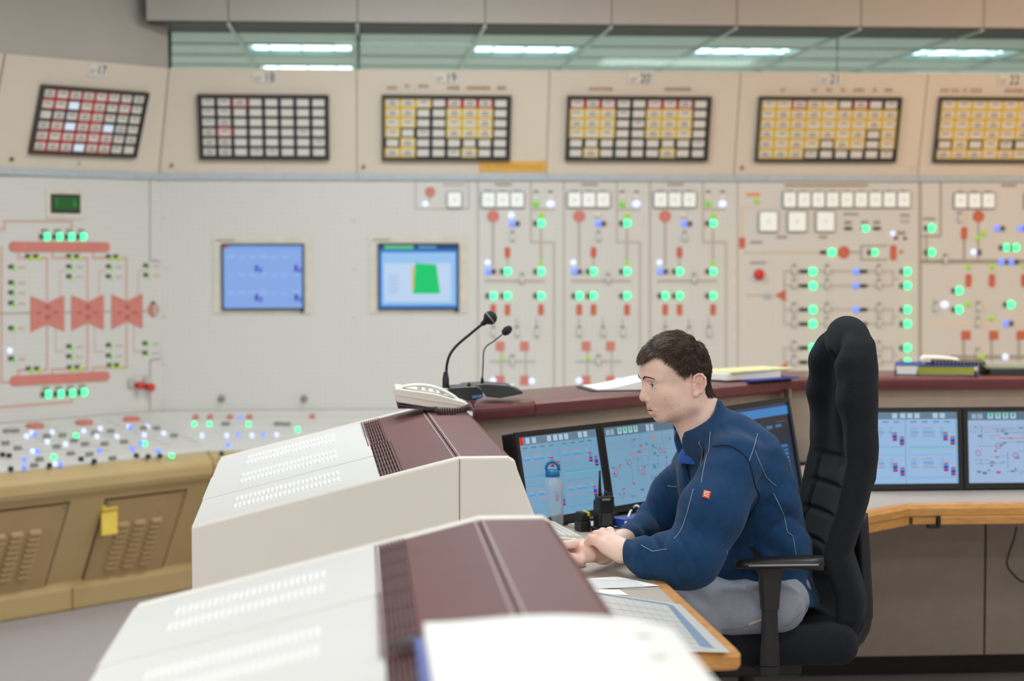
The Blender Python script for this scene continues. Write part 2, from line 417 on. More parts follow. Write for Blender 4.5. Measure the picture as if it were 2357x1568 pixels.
# ---- alarm windows
def win_mesh(border, nbars, lit=False):
    mb = MB().box(-.5, .5, -.5, .5, 0, .004)
    mb.box(-.385, .385, -.36, .36, .004, .007, mi=1)
    r = random.Random(nbars * 7 + len(border))
    for q in range(nbars):
        w = r.uniform(.16, .3); y = .12 - .26 * q
        mb.box(-w, w, y - .05, y + .05, .007, .0075, mi=2)
    return mb.mesh('alarm_window', [M[border], M['wlit'] if lit else M['wface'], M['ink']])
WM = {(bd, k): win_mesh(bd, k) for bd in ('bk', 'byel', 'bred') for k in range(3)}
WL = win_mesh('bk', 0, True)
GR = {17: ['RRRRRRKK', 'RRlRRKRK', 'KKKRRKKK', 'KRlRRlKK', 'RRRRRRKK', 'RRRlRRKK'],
      18: ['KKRKKKKK', 'KKKKKKKK', 'KKKKKKKK', 'KRKKKKKK', 'KKKKKKKK', 'KKKKKKKK'],
      19: ['YYYKRRRK', 'YYKKYYYK', 'YYKKYYYK', 'YKKKYYYK', 'KYKKKKKK', 'YYKKKYKK'],
      20: ['RRRKKRRRK', 'YYYKKYYYK', 'YYYKKYYYK', 'YYYKKYYYK', 'KKKKKKKKK', 'KYKKKKYKK'],
      21: ['YYRYYKRKK', 'YYYYYYYYY', 'YYYYYYYYY', 'YYYYYYYKY', 'YYYYKYYKY', 'YYYKKKKKK'],
      22: ['YYYYYYYYY', 'YYYYYYYYY', 'YYYYYYYYY', 'YYYYYYYYY', 'KYKYKKYYY', 'YYYYYYKKY']}
BX = {17: ((95, 195), (340, 210), (308, 362), (62, 352)), 18: ((455, 217), (758, 217), (758, 366), (458, 366)),
      19: ((879, 218), (1177, 219), (1173, 368), (879, 368)), 20: ((1303, 220), (1636, 221), (1629, 369), (1302, 368)),
      21: ((1745, 222), (2074, 222), (2062, 371), (1737, 371)), 22: ((2158, 223), (2490, 223), (2476, 372), (2147, 372))}
for n in GR:
    F = FLf if n == 17 else FBf
    q = [hit(F, *p) for p in BX[n]]
    u0 = (q[0][0] + q[3][0]) / 2; u1 = (q[1][0] + q[2][0]) / 2; v0 = (q[2][1] + q[3][1]) / 2; v1 = (q[0][1] + q[1][1]) / 2
    mb = MB(); b = .013
    mb.box(u0, u1, v0, v1, 0, .006, F)
    for (a0, a1, b0, b1) in ((u0, u1, v0, v0 + b), (u0, u1, v1 - b, v1), (u0, u0 + b, v0 + b, v1 - b), (u1 - b, u1, v0 + b, v1 - b)): mb.box(a0, a1, b0, b1, .006, .022, F)
    an = build('annunciator', mb, M['annframe'], CAB[n], world=F @ T((u0 + u1) / 2, (v0 + v1) / 2, 0))
    nc = len(GR[n][0]); cw = (u1 - u0 - 2 * b) / nc; ch = (v1 - v0 - 2 * b) / 6
    for r in range(6):
        for k in range(nc):
            x = u0 + b + cw * (k + .5); y = v1 - b - ch * (r + .5)
            t = GR[n][r][k]
            if t == 'l': me = WL
            else:
                bars = random.choice((1, 2, 2)) if t != 'K' or (n == 17 and random.random() < .7) or (n == 18 and k < 2) else (1 if random.random() < .12 else 0)
                me = WM[({'R': 'bred', 'Y': 'byel', 'K': 'bk'}[t], bars)]
            inst('alarm_window', me, an, F @ T(x, y, .006) @ S3(cw * .985, ch * .97, 1))
# ---- number plates, writing over the alarm grids, orange strip
for n, (x, y, w, h) in {17: (224, 162, 47, 28), 18: (609, 178, 56, 22), 19: (1027, 179, 57, 23), 20: (1474, 181, 57, 24), 21: (1911, 182, 56, 24), 22: (2324, 184, 54, 24)}.items():
    F = FLf if n == 17 else FBf
    u, v = hit(F, x, y); s = PX * .96
    Fp = F @ T(u, v, .0)
    pl = build('number_plate', MB().box(-w * s / 2, w * s / 2, -h * s / 2, h * s / 2, 0, .006, Fp), M['wface'], CAB[n], world=Fp, label='white plate with number %d' % n)
    inst('digits', text_mesh(str(n), .062, M['bk']), pl, Fp @ T(w * s * .2, 0, .0065) @ S3(.85, 1, 1))
    cmesh('small_print', [(R4(-w * s * .42, -.004, -w * s * .12, .004), C(170, 166, 158)), (R4(-w * s * .42, -.016, -w * s * .2, -.010), C(176, 172, 164))], Fp, M['print'], pl, z=.0066)
rows = {19: [(892, 914, 202), (932, 946, 198), (964, 986, 198), (1030, 1058, 202), (1075, 1128, 202), (1145, 1165, 202)],
        20: [(1355, 1410, 205), (1530, 1590, 205)], 21: [(1797, 1808, 207), (1868, 1880, 207), (1902, 1915, 207), (1935, 1950, 207), (1965, 1990, 207), (2010, 2020, 207), (2036, 2058, 207)],
        22: [(2164, 2184, 208), (2190, 2210, 208), (2216, 2226, 208), (2234, 2264, 208), (2312, 2360, 208)]}
for n, L in rows.items():
    qs = []
    for (a, b, y) in L:
        x = a
        while x < b - 3:
            w = random.uniform(3.5, 6.5); u, v = hit(FBf, x, y + 4); u2, v2 = hit(FBf, min(b, x + w), y - 4)
            qs.append((R4(u, v, u2, v2), C(168, 140, 112))); x += w + 1.8
    cmesh('engraved_lettering', qs, FBf, M['print'], CAB[n])
u, v = hit(FBf, 1103, 395); u2, v2 = hit(FBf, 1258, 371)
st = build('warning_strip', MB().box(u, u2, v, v2, 0, .003, FBf), M['orange_tape'], CAB[19], label='orange and yellow lettered strip')
qs = [(R4(u + .015, v + .014, u2 - .01, v2 - .014), C(236, 196, 92))]
x = u + .02
while x < u2 - .03:
    w = random.uniform(.008, .02); qs.append((R4(x, v + .02, x + w, v2 - .02), C(200, 150, 66))); x += w + .006
cmesh('strip_lettering', qs, FBf, M['print'], st, z=.0032)
for (px, py) in ((837, 383), (1708, 385), (395, 380)):
    u, v = hit(FBf, px, py); build('key_lock', MB().lathe([(.009, 0), (.009, .008), (.006, .012)], 12, FBf @ T(u, v, 0)), M['inkbrown'], cab_of(px + 4), smooth=True)
for (px, py, F) in ((26, 366, FLf), (182, 375, FLf)):
    u, v = hit(F, px, py); build('key_lock', MB().lathe([(.009, 0), (.009, .008), (.006, .012)], 12, F @ T(u, v, 0)), M['ink' if px < 100 else 'lgrey'], CAB[17], smooth=True)
for (px, py) in ((616, 385), (2101, 385)):
    u, v = hit(FBf, px, py); build('screw_cap', MB().lathe([(.007, 0), (.006, .006), (.003, .008)], 12, FBf @ T(u, v, 0)), M['wface'], cab_of(px), smooth=True)

# ---- board items
PXL = 8.95 / FPX
def fr(px): return (FL, PXL) if px < 378 else (FB, PX)
LM = {}
def lamp(px, py, r, col, name='indicator_lamp', sx=1, par=None):
    F, s = fr(px)
    if col not in LM: LM[col] = MB().lathe([(1.12, 0), (1.12, .35), (1, .4), (.92, .7), (.6, .95), (.0, 1.05)], 16).mesh('indicator_lamp', M[col], smooth=True)
    u, v = hit(F, px, py); inst(name, LM[col], par or cab_of(px), F @ T(u, v, 0) @ S3(r * s * sx, r * s, r * s * .9))
UB = {}
def plate(name, px, py, w, h, mtl, d=.004, r=0, par=None):
    F, s = fr(px); u, v = hit(F, px, py)
    k = (name, w, h, mtl, d, r)
    if k not in UB:
        mb = MB()
        if r: mb.prism(rrect(w * s, h * s, r * s), 0, d)
        else: mb.box(-w * s / 2, w * s / 2, -h * s / 2, h * s / 2, 0, d)
        UB[k] = mb.mesh(name, M[mtl])
    return inst(name, UB[k], par or cab_of(px), F @ T(u, v, 0))
def disc(px, py, r, mtl, name='pump_symbol'):
    k = (name, r, mtl); F, s = fr(px); u, v = hit(F, px, py)
    if k not in UB: UB[k] = MB().lathe([(r * s, 0), (r * s, .003), (r * s * .75, .0035), (r * s * .7, .0028), (.0, .0028)], 20).mesh(name, M[mtl])
    inst(name, UB[k], cab_of(px), F @ T(u, v, 0))
_sw = MB().box(-.008, .008, -.026, .026, 0, .008).box(-.006, .006, -.02, .012, .008, .02, mi=1).box(-.007, .007, .012, .026, .008, .012, mi=2).mesh('toggle_switch', [M['lgrey'], M['wface'], M['mgrey']])
def switch(px, py):
    F, s = fr(px); u, v = hit(F, px, py); inst('toggle_switch', _sw, cab_of(px), F @ T(u, v, 0))
def keyed(px, py, r, col, side=-1):            # a lamp with its small dark name block
    plate('lamp_tag', px + side * 12, py, 11, 11, 'ink', .006); lamp(px, py, r, col)
def meter(px, py, w=29, h=33, name='meter'):
    o = plate(name, px, py, w + 6, h + 6, 'mgrey', .010, r=4)
    plate('meter_face', px, py, w, h, 'meter', .013, r=2, par=o)
    F, s = fr(px); u, v = hit(F, px, py)
    cmesh('dial_print', [(R4(-.010, -.002, .010, .002), C(208, 212, 208)), (R4(-.001, -.012, .001, .014), C(206, 208, 206))], F @ T(u, v, .0131), M['print'], o)
PL = {}
def line(pts, w, rgb, cabn):
    PL.setdefault(cabn, []).append((pts, w, rgb))
def flush_lines():
    for n, L in PL.items():
        F = FL if n == 17 else FB; s = PXL if n == 17 else PX; qs = []
        for pts, w, rgb in L:
            P = [Vector(hit(F, *p)) for p in pts]
            for a, b in zip(P, P[1:]):
                d = (b - a).normalized() * (w * s / 2); e = Vector((-d.y, d.x))
                qs.append(([tuple(a - d - e), tuple(b + d - e), tuple(b + d + e), tuple(a - d + e)], C(*rgb)))
        cmesh('mimic_lines', qs, F, M['print'], CAB[n], z=.0004, step=.00004)
GL, GD, PK = (186, 180, 171), (158, 153, 146), (206, 172, 160)
# the small framed box, then three identical pump trains
line([(956, 414), (1079, 414), (1079, 481), (956, 481), (956, 414)], 4, GL, 19)
disc(990, 442, 12, 'mred'); lamp(979, 470, 6.5, 'bwhite'); meter(1046, 460, 30, 33)
line([(1022, 425), (1068, 425)], 6, GL, 19); line([(990, 456), (985, 470)], 4, GL, 19)
for tr_, X0 in enumerate((1135, 1333, 1531)):
    n = 19 if tr_ == 0 else 20
    line([(X0 - 35, 893), (X0 - 35, 414), (X0 + 87, 414), (X0 + 87, 558), (X0 + 140, 558), (X0 + 140, 893)], 5, GL, n)
    line([(X0 + 8, 425), (X0 + 40, 425)], 6, GD, n)
    for d in (-11, 22, 55): meter(X0 + d, 460); line([(X0 + d - 6, 440), (X0 + d + 6, 440)], 4, GD, n)
    for d, col in ((99, 'green2'), (132, 'bwhite')):
        plate('label_window', X0 + d, 452, 12, 16, 'wface', .005); plate('lamp_tag', X0 + d, 442, 10, 5, 'ink'); lamp(X0 + d, 470, 7.5 if col == 'bwhite' else 6, col, sx=1.15)
    line([(X0 + 92, 482), (X0 + 138, 482)], 6, GL, n)
    disc(X0, 498, 14, 'mred'); line([(X0, 515), (X0, 610)], 7, GL, n)
    lamp(X0 + 42, 496, 6.5, ('bwhite', 'wface', 'wface')[tr_]); keyed(X0 + 44, 515, 7, 'blue', 1); switch(X0 + 44, 543)
    lamp(X0 + 111, 496, 6, 'lime'); keyed(X0 + 110, 514, 8, 'green'); line([(X0 + 110, 528), (X0 + 110, 600)], 7, GL, n)
    plate('valve_symbol', X0 + 33, 581, 13, 25, 'mred2', .003, r=4); line([(X0 + 33, 595), (X0 + 33, 612)], 5, GL, n)
    lamp(X0 - 13, 605, 6, 'bwhite'); keyed(X0 - 11, 625, 7, 'blue', 1); keyed(X0 + 33, 625, 8, 'green'); keyed(X0 + 110, 625, 8, 'green'); lamp(X0 + 110, 604, 5, 'lime')
    line([(X0 - 15, 647), (X0 + 115, 647)], 8, GL, n); switch(X0 + 66, 640)
    for d in (0, 33, 110): keyed(X0 + d, 681, 8, 'green'); plate('valve_symbol', X0 + d, 713, 13, 26, 'mred2', .003, r=4)
    for d in (0, 55, 100): switch(X0 + d, 762); line([(X0 + d, 735), (X0 + d, 748)], 4, GL, n)
    for d in (16, 72):
        plate('motor_symbol', X0 + d, 797, 20, 21, 'mred', .003); line([(X0 + d + 3, 810), (X0 + d + 3, 862)], 5, GL, n); plate('motor_symbol', X0 + d, 876, 20, 22, 'mred', .003)
    line([(X0 - 6, 833), (X0 + 95, 833)], 6, (176, 182, 178), n); lamp(X0 + 20, 824, 4.5, 'lime'); switch(X0 + 44, 828); lamp(X0, 877, 6.5, 'bwhite'); lamp(X0 + 89, 878, 6.5, 'bwhite')
# cabinet 21
line([(1698, 880), (1698, 414), (2115, 414), (2115, 880)], 5, GL, 21)
def words(x0, x1, y, h, rgb, n):
    x = x0
    while x < x1 - 3:
        w = random.uniform(4, 9); line([(x, y), (min(x1, x + w) - h / 2, y)], h, rgb, n); x += w + 2.5
words(1808, 2000, 427, 6, (166, 142, 118), 21); words(1722, 1752, 448, 8, (226, 150, 104), 21); lamp(1741, 462, 6, 'lime')
line([(1708, 540), (1708, 478), (1740, 478)], 4, (216, 192, 172), 21)
for k in range(9): meter(1817 + 32.8 * k, 460, 28, 34); line([(1812 + 32.8 * k, 440), (1822 + 32.8 * k, 440)], 4, GD, 21)
for x in (1768, 1834, 1899): meter(x, 510, 41, 44, 'recorder')
line([(1825, 510), (1845, 510)], 9, (150, 150, 150), 21)
words(1945, 1976, 493, 6, (148, 152, 156), 21); words(2074, 2096, 496, 6, GD, 21); words(2076, 2094, 510, 8, GL, 21)
for x in (1952, 1990, 2018): plate('lamp_tag', x, 526, 18, 7, 'bk'); plate('label_window', x, 512, 16, 8, 'mline')
lamp(1992, 526, 7.5, 'green'); lamp(2055, 538, 5.5, 'bwhite'); plate('lamp_tag', 2062, 548, 8, 7, 'bk'); plate('lamp_tag', 2083, 549, 7, 6, 'bk'); plate('label_window', 2074, 536, 20, 8, 'mline')
plate('valve_symbol', 1708, 559, 14, 26, 'mred2', .003, r=5); words(1730, 1754, 558, 7, GD, 21); words(1790, 1812, 546, 7, GD, 21); words(1888, 1910, 546, 7, GD, 21)
line([(1715, 582), (1890, 582)], 4, (202, 190, 172), 21)
plate('lamp_tag', 1895, 581, 16, 8, 'bk'); lamp(1915, 581, 8.5, 'green'); disc(1942, 581, 14.5, 'mred2'); line([(1960, 581), (1980, 581)], 4, GD, 21)
line([(2040, 566), (1982, 566), (1982, 598), (2040, 598)], 4, GD, 21); keyed(2013, 581, 7.5, 'green'); plate('heater_symbol', 2056, 582, 15, 35, 'mred2', .003); plate('heater_symbol', 2074, 580, 8, 7, 'mred2', .003)
words(1728, 1764, 605, 5, GD, 21)
F, s = fr(1747); u, v = hit(F, 1747, 632)
build('push_button', MB().lathe([(.026, 0), (.026, .008), (.021, .012), (.021, .028), (.017, .034), (0, .035)], 20, F @ T(u, v, 0)), M['redbtn'], CAB[21], smooth=True)
def tri(px, py, k):
    F, s = fr(px); u, v = hit(F, px, py); build('flow_symbol', MB().prism([(-k * s, 0), (k * s, -k * s * 1.1), (k * s, k * s * 1.1)], 0, .003, F @ T(u, v, 0)), M['mred2'], cab_of(px))
tri(1796, 680, 13); tri(1800, 848, 12); plate('flow_meter', 1767, 680, 18, 11, 'lgrey', .01, r=5); plate('flow_meter', 1771, 848, 18, 11, 'lgrey', .01, r=5)
line([(1720, 680), (1755, 680)], 4, (200, 182, 160), 21)
for ga, gb in ((625, 658), (713, 746), (801, 834)):
    for y in (ga, gb):
        line([(1805, y), (2055, y)], 5, GL, 21)
        for x in (1827, 1903, 2022): switch(x, y - 5)
        plate('lamp_tag', 1850, y, 20, 8, 'bk'); lamp(1871, y, 8.5, 'green'); keyed(2088, y, 8.5, 'green')
        if y < 740: lamp(1970, y, 7, 'blue')
        plate('lamp_tag', 1987, y, 18, 8, 'bk')
    line([(1805, ga), (1805, gb)], 5, GL, 21); line([(2055, ga), (2055, gb)], 5, GL, 21); line([(2055, (ga + gb) / 2), (2066, (ga + gb) / 2)], 4, GL, 21)
line([(1805, 658), (1805, 713)], 4, GL, 21)
for y in (705, 765, 600, 640): line([(1690, y), (1690, y + 14)], 6, (224, 216, 206), 20)
# cabinet 22
line([(2120, 544), (2165, 544), (2165, 414), (2420, 414)], 5, GD, 22); line([(2119, 414), (2119, 880)], 5, GD, 22)
for x in (2210, 2242, 2274, 2372): meter(x, 462, 28, 33); line([(x - 6, 441), (x + 6, 441)], 4, GD, 22)
words(2308, 2340, 427, 7, GD, 22); words(2127, 2154, 504, 7, GD, 22)
keyed(2144, 525, 8.5, 'green'); keyed(2144, 581, 8, 'green'); line([(2132, 540), (2132, 600)], 4, GD, 22)
switch(2208, 500); disc(2252, 498, 14, 'mred2'); line([(2252, 512), (2252, 600)], 4, GD, 22); plate('valve_symbol', 2219, 537, 15, 30, 'mred2', .003, r=5); line([(2219, 553), (2219, 600)], 5, GD, 22)
lamp(2251, 549, 6, 'lime'); lamp(2264, 537, 6, 'lime')
keyed(2295, 526, 7, 'blue', 1); keyed(2348, 526, 7, 'blue', 1); keyed(2316, 570, 8, 'green'); keyed(2338, 570, 8, 'green'); keyed(2305, 603, 7, 'blue', 1); keyed(2327, 603, 7, 'blue', 1); keyed(2241, 581, 7, 'bwhite', 1)
line([(2125, 602), (2400, 602)], 9, GD, 22); switch(2175, 596)
for x in (2229, 2283, 2357): lamp(x, 614, 6, 'lime'); plate('valve_symbol', x, 646, 15, 31, 'mred2', .003, r=6)
keyed(2207, 669, 8.5, 'green'); keyed(2207, 713, 8.5, 'green'); lamp(2174, 702, 8, 'bwhite', sx=1.1); switch(2152, 705); switch(2250, 705); switch(2249, 740)
lamp(2228, 700, 6, 'lime'); lamp(2282, 733, 6, 'lime'); keyed(2326, 701, 8.5, 'green'); keyed(2315, 745, 7, 'blue', 1)
line([(2140, 745), (2400, 745)], 8, (222, 210, 194), 22)
for x in (2223, 2287, 2350): plate('motor_symbol', x, 772, 22, 21, 'mred2', .003); line([(x - 5, 785), (x - 5, 830)], 5, GD, 22)
line([(2192, 822), (2400, 822)], 8, GD, 22); switch(2249, 812); lamp(2260, 822, 6.5, 'lime'); lamp(2314, 822, 7, 'bwhite')
# cabinet 17
gA = (158, 152, 144)
line([(0, 404), (345, 407), (345, 600), (371, 602), (371, 826), (345, 830), (345, 944)], 4, gA, 17)
o = plate('display_bezel', 149, 469, 106, 68, 'cream', .006); plate('numeric_display', 149, 469, 82, 44, 'bk', .009, par=o)
F, s = FL, PXL; u, v = hit(FL, 149, 468)
M['ledg'] = glow('display_green', (20, 74, 34), 0.5)
pd = build('numeric_display_glow', MB().box(u - .07, u + .07, v - .03, v + .03, .009, .0095, FL), M['ledg'], CAB[17])
inst('digits', text_mesh('1', .05, glow('digit_green', (30, 120, 50), 0.6)), pd, FL @ T(u - .05, v, .0098)); inst('digits', text_mesh('6', .05, bpy.data.materials['digit_green']), pd, FL @ T(u + .05, v, .0098))
for x in (107, 136, 164, 191): keyed(x, 545, 8.5, 'green'); plate('label_window', x - 5, 531, 18, 8, 'mline')
for x, y in ((110, 908), (139, 907), (166, 905), (193, 903)): keyed(x, y, 8.5, 'green'); plate('label_window', x - 5, y - 14, 18, 8, 'mline')
def bar17(pts, rpx):
    P = [Vector(hit(FL, *p)) for p in pts]; d = (P[1] - P[0]).normalized(); r = rpx * PXL; pts2 = []
    a0 = math.atan2(d.y, d.x)
    for k in range(9): a = a0 + math.pi / 2 + math.pi * k / 8; pts2.append((P[0].x + r * math.cos(a), P[0].y + r * math.sin(a)))
    for k in range(9): a = a0 - math.pi / 2 + math.pi * k / 8; pts2.append((P[1].x + r * math.cos(a), P[1].y + r * math.sin(a)))
    build('steam_header_symbol', MB().prism(pts2, 0, .004, FL), M['mred'], CAB[17])
bar17([(30, 568), (243, 569)], 11.5); bar17([(32, 877), (243, 866)], 11.5)
for x0, x1, y0, y1 in ((70, 147, 681, 763), (164, 238, 679, 760), (256, 327, 677, 757)):
    q = [hit(FL, *p) for p in ((x0, y1 + 1), ((x0 + x1) / 2, y1 - 17), (x1, y1 - 1), (x1, y0 - 1), ((x0 + x1) / 2, y0 + 16), (x0, y0 + 1))]
    o = build('turbine_symbol', MB().prism(q, 0, .004, FL), M['mred'], CAB[17])
    qs = []; xm = (x0 + x1) / 2
    for (a, b, c, d) in ((xm - 5, 702, xm + 5, 712), (xm - 6, 726, xm + 6, 734), (x0 + 12, 718, x0 + 24, 723), (xm + 12, 717, xm + 24, 722)):
        p = hit(FL, a, d); r = hit(FL, c, b); qs.append((R4(p[0], p[1], r[0], r[1]), C(170, 96, 88)))
    cmesh('symbol_print', qs, FL, M['print'], o, z=.0042, kind='stuff')
PK2 = (208, 164, 152)
for x, xu, yu, yl in ((108, 60, 594, 852), (201, 138, 594, 850), (291, 232, 594, 846)):
    line([(xu - 18, 580), (xu - 18, 594), (x, 594), (x, 690)], 5, PK2, 17); line([(x, 745), (x, yl), (xu - 18, yl), (xu - 18, yl + 14)], 5, PK2, 17)
for x in (138, 228, 318): line([(x, 690), (x, 625), (x + 12, 622)], 3, PK, 17); line([(x - 10, 748), (x - 10, 810), (x + 10, 810)], 3, PK, 17)
line([(0, 528), (10, 528), (10, 509), (165, 510), (165, 530)], 6, PK, 17); line([(0, 938), (165, 925), (165, 912)], 7, PK, 17); line([(3, 568), (3, 880), (25, 880)], 5, PK2, 17); line([(0, 722), (340, 716)], 3, gA, 17)
for x, y in ((71, 594), (89, 594), (165, 594), (183, 594), (256, 595), (273, 595), (72, 853), (91, 853), (166, 850), (184, 849), (258, 845), (275, 845)):
    plate('lamp_tag', x - 7, y - 5, 14, 8, 'ink'); lamp(x, y, 5, 'lime')
for x, y in ((32, 617), (32, 653), (32, 676), (32, 700), (32, 758), (32, 828), (165, 616), (165, 639), (256, 616), (256, 639), (342, 614), (342, 636), (165, 800), (165, 823), (256, 797), (256, 821), (340, 793), (340, 815)):
    plate('lamp_tag', x - 7, y - 3, 14, 9, 'ink'); lamp(x, y + 1, 4, 'green2'); line([(x + 12, y - 1), (x + 24, y - 1)], 5, PK if x < 50 else GL, 17)
lamp(22, 808, 6, 'bwhite'); disc(352, 713, 17, 'mred', 'generator_symbol'); plate('toggle_switch', 352, 713, 9, 26, 'lgrey', .016); plate('lamp_tag', 352, 698, 9, 8, 'bk')
for (x, y) in ((298, 880), (334, 874)): plate('key_switch', x, y, 15, 20, 'lgrey', .02, r=5)
for (x, y) in ((313, 887), (336, 891)):
    u, v = hit(FL, x, y); build('push_button', MB().lathe([(.014, 0), (.014, .03), (.019, .034), (.019, .046), (0, .05)], 16, FL @ T(u, v, 0)), M['redbtn'], CAB[17], smooth=True)
for x, y in ((379, 502), (384, 615), (380, 727), (380, 838), (815, 505), (815, 620), (815, 730)):
    F, s = fr(x); u, v = hit(F, x, y); build('screw_cap', MB().lathe([(.007, 0), (.006, .005), (0, .007)], 10, F @ T(u, v, 0)), M['wface'], cab_of(x), smooth=True)
for x, y in ((510, 917), (700, 917)):
    u, v = hit(FB, x, y); build('socket_knob', MB().lathe([(.016, 0), (.016, .012), (.010, .016), (.010, .03), (0, .032)], 14, FB @ T(u, v, 0)), M['mgrey'], cab_of(x), smooth=True)
flush_lines()
# screens let into the boards
def wall_screen(name, x0, y0, x1, y1, quads, label, cab):
    F = FB; a = Vector(hit(F, x0, y1)); b = Vector(hit(F, x1, y0)); w = .04
    fm = MB()
    o = build('screen_bezel', MB().box(a.x - w, b.x + w, a.y - w * .4, b.y + w * .85, 0, .006, F), M['cream'], cab, world=F @ T((a.x + b.x) / 2, (a.y + b.y) / 2, 0))
    t = .009
    for (p0, p1, q0, q1) in ((a.x, b.x, a.y, a.y + t), (a.x, b.x, b.y - t, b.y), (a.x, a.x + t, a.y + t, b.y - t), (b.x - t, b.x, a.y + t, b.y - t)): fm.box(p0, p1, q0, q1, .006, .018, F)
    fm.box(b.x - .022, b.x, a.y - .01, a.y + .006, .006, .016, F)
    build('screen_frame', fm, M['bk'], o)
    W_, H_ = b.x - a.x, b.y - a.y
    cmesh('screen', [([(a.x + p[0] * W_, a.y + p[1] * H_) for p in poly], C(*c)) for poly, c in quads], F, M['screen'], o, label, z=.008, step=.0001)
    line_q = [(R4(a.x - .028, b.y + .012, a.x + .06, b.y + .02), C(150, 142, 130))]
    cmesh('engraved_lettering', line_q, F, M['print'], o, z=.0062)
q = [(R4(0, 0, 1, 1), (96, 150, 226)), (R4(.03, .03, .97, .93), (132, 168, 230)), (R4(0, .93, .08, 1), (170, 80, 96)), (R4(.1, .94, .95, .99), (120, 164, 226))]
for i in range(7):
    for k in range(3): q.append((R4(.07 + .13 * i, .24 + .27 * k, .16 + .13 * i, .26 + .27 * k + random.uniform(0, .04)), (146, 178, 234)))
for x, y in ((.40, .58), (.40, .14), (.88, .58), (.88, .14)): q += [(R4(x, y, x + .04, y + .1), (60, 70, 180)), (R4(x + .05, y - .02, x + .09, y + .06), (90, 110, 200))]
wall_screen('screen', 511, 561, 700, 714, q, 'pale blue process screen', CAB[18])
q = [(R4(0, 0, 1, 1), (52, 128, 214)), (R4(0, .9, 1, 1), (24, 70, 120)), (R4(.05, .07, .96, .86), (150, 196, 240)), (R4(.08, .12, .9, .70), (190, 214, 244)), ([(.43, .24), (.77, .24), (.72, .68), (.46, .70)], (0, 200, 110)), (R4(.42, .30, .445, .66), (226, 180, 60)), (R4(.08, .91, .44, .97), (90, 190, 130)), (R4(.5, .92, .72, .96), (90, 150, 190))]
for k in range(6): q.append((R4(.12, .5 - .05 * k, .26, .52 - .05 * k), (160, 190, 230)))
wall_screen('screen', 870, 560, 1056, 713, q, 'blue screen with a large green block', CAB[19])

# ================================================================== instrument desks at the foot of the boards
prof = [(.012, .742), (.012, .765), (.66, .640), (.715, .618), (.735, .60), (.735, .555), (.725, .535), (.69, .505), (.505, .115), (.53, .10), (.53, 0.0), (.012, 0)]
def desk_sec(name, label, left):
    ra = [mitre(o, z) for o, z in prof]
    rb = [onL(2.4, o, z) for o, z in prof] if left else [Vector((5.0, WY - o, z)) for o, z in prof]
    d = thing(name, label, 'control desk', onL(.9, .4, 0) if left else (1.5, WY - .4, 0), group='instrument desks along the boards')
    if left: ra, rb = rb, ra
    build('body', MB().loft([ra, rb]), M['tan'], d, bev=.012, seg=3)
    return d
dl = desk_sec('instrument_desk', 'tan angled instrument desk with louvred access panels, at the far left', True)
db = desk_sec('instrument_desk', 'tan instrument desk under the two wall screens, behind the white vented console', False)
sl = (.765 - .640) / (.66 - .012)
FDL = frame(onL(0, .012, .7655), D45, tuple(-N45 + Vector((0, 0, sl)))) ; FDB = frame((0, WY - .012, .7655), (1, 0, 0), (0, 1, sl))
Ls = (.66 - .012) * math.sqrt(1 + sl * sl)
for F, d, u0, u1, ml, mr in ((FDL, dl, -2.4, 0, 0, .41421), (FDB, db, XC, 5.0, .41421, 0)):
    build('instrument_panel', MB().prism([(u0 + ml * .67, -Ls), (u1 + (mr * -.67 if F is FDL else 0) + (.55 if F is FDL else 0), -Ls), (u1, 0), (u0, 0)] if F is FDB else [(u0, -Ls), (u1 + .27, -Ls), (u1, 0), (u0, 0)], 0, .008, F), M['board'], d, world=F)
def onD(px, py): return (FDL, dl, hit(FDL, px, py)) if px < 370 + (py - 950) * 1.0 else (FDB, db, hit(FDB, px, py))
def dlamp(px, py, col, w=16, h=12, name='button'):
    F, d, (u, v) = onD(px, py); k = ('dl', name, col, w, h)
    if k not in UB: UB[k] = MB().prism(rrect(w * .0016, h * .0032, min(w * .0007, h * .0015)), 0, .016).mesh(name, M[col])
    inst(name, UB[k], d, F @ T(u, v, .008))
for x, y in ((80, 988), (193, 980), (302, 972)): dlamp(x, y, 'mred', 52, 15, 'mimic_symbol')
for x, y in ((451, 967), (484, 967), (530, 967), (575, 967), (719, 966)): dlamp(x, y, 'mred', 16, 12, 'mimic_symbol')
for x, y in ((72, 1004), (119, 1002), (192, 1000), (230, 994), (295, 990), (338, 989), (331, 1009), (376, 1005), (268, 1013), (108, 1025), (74, 1047), (126, 1077), (522, 1010), (580, 1010), (637, 1008), (465, 1010), (60, 1012), (222, 1012), (150, 1030)): dlamp(x, y, 'bwhite', 10, 7)
for x, y in ((85, 1047), (138, 1077), (55, 1066), (55, 1085), (324, 1028), (525, 1031), (552, 968), (548, 1008), (606, 1008), (304, 1042), (228, 1046), (364, 1047), (300, 992), (80, 1008)): dlamp(x, y, 'blue', 9, 7)
for x, y in ((174, 1011), (123, 1060), (332, 1029), (394, 1057), (447, 983), (482, 983), (572, 983), (685, 996)): dlamp(x, y, 'green', 12, 8)
for x, y in ((313, 1057), (113, 1080), (216, 1070), (367, 1058), (340, 1059), (5, 1055), (20, 1057), (186, 1065), (24, 1088), (510, 1052)): dlamp(x, y, 'bk', 13, 7, 'knob')
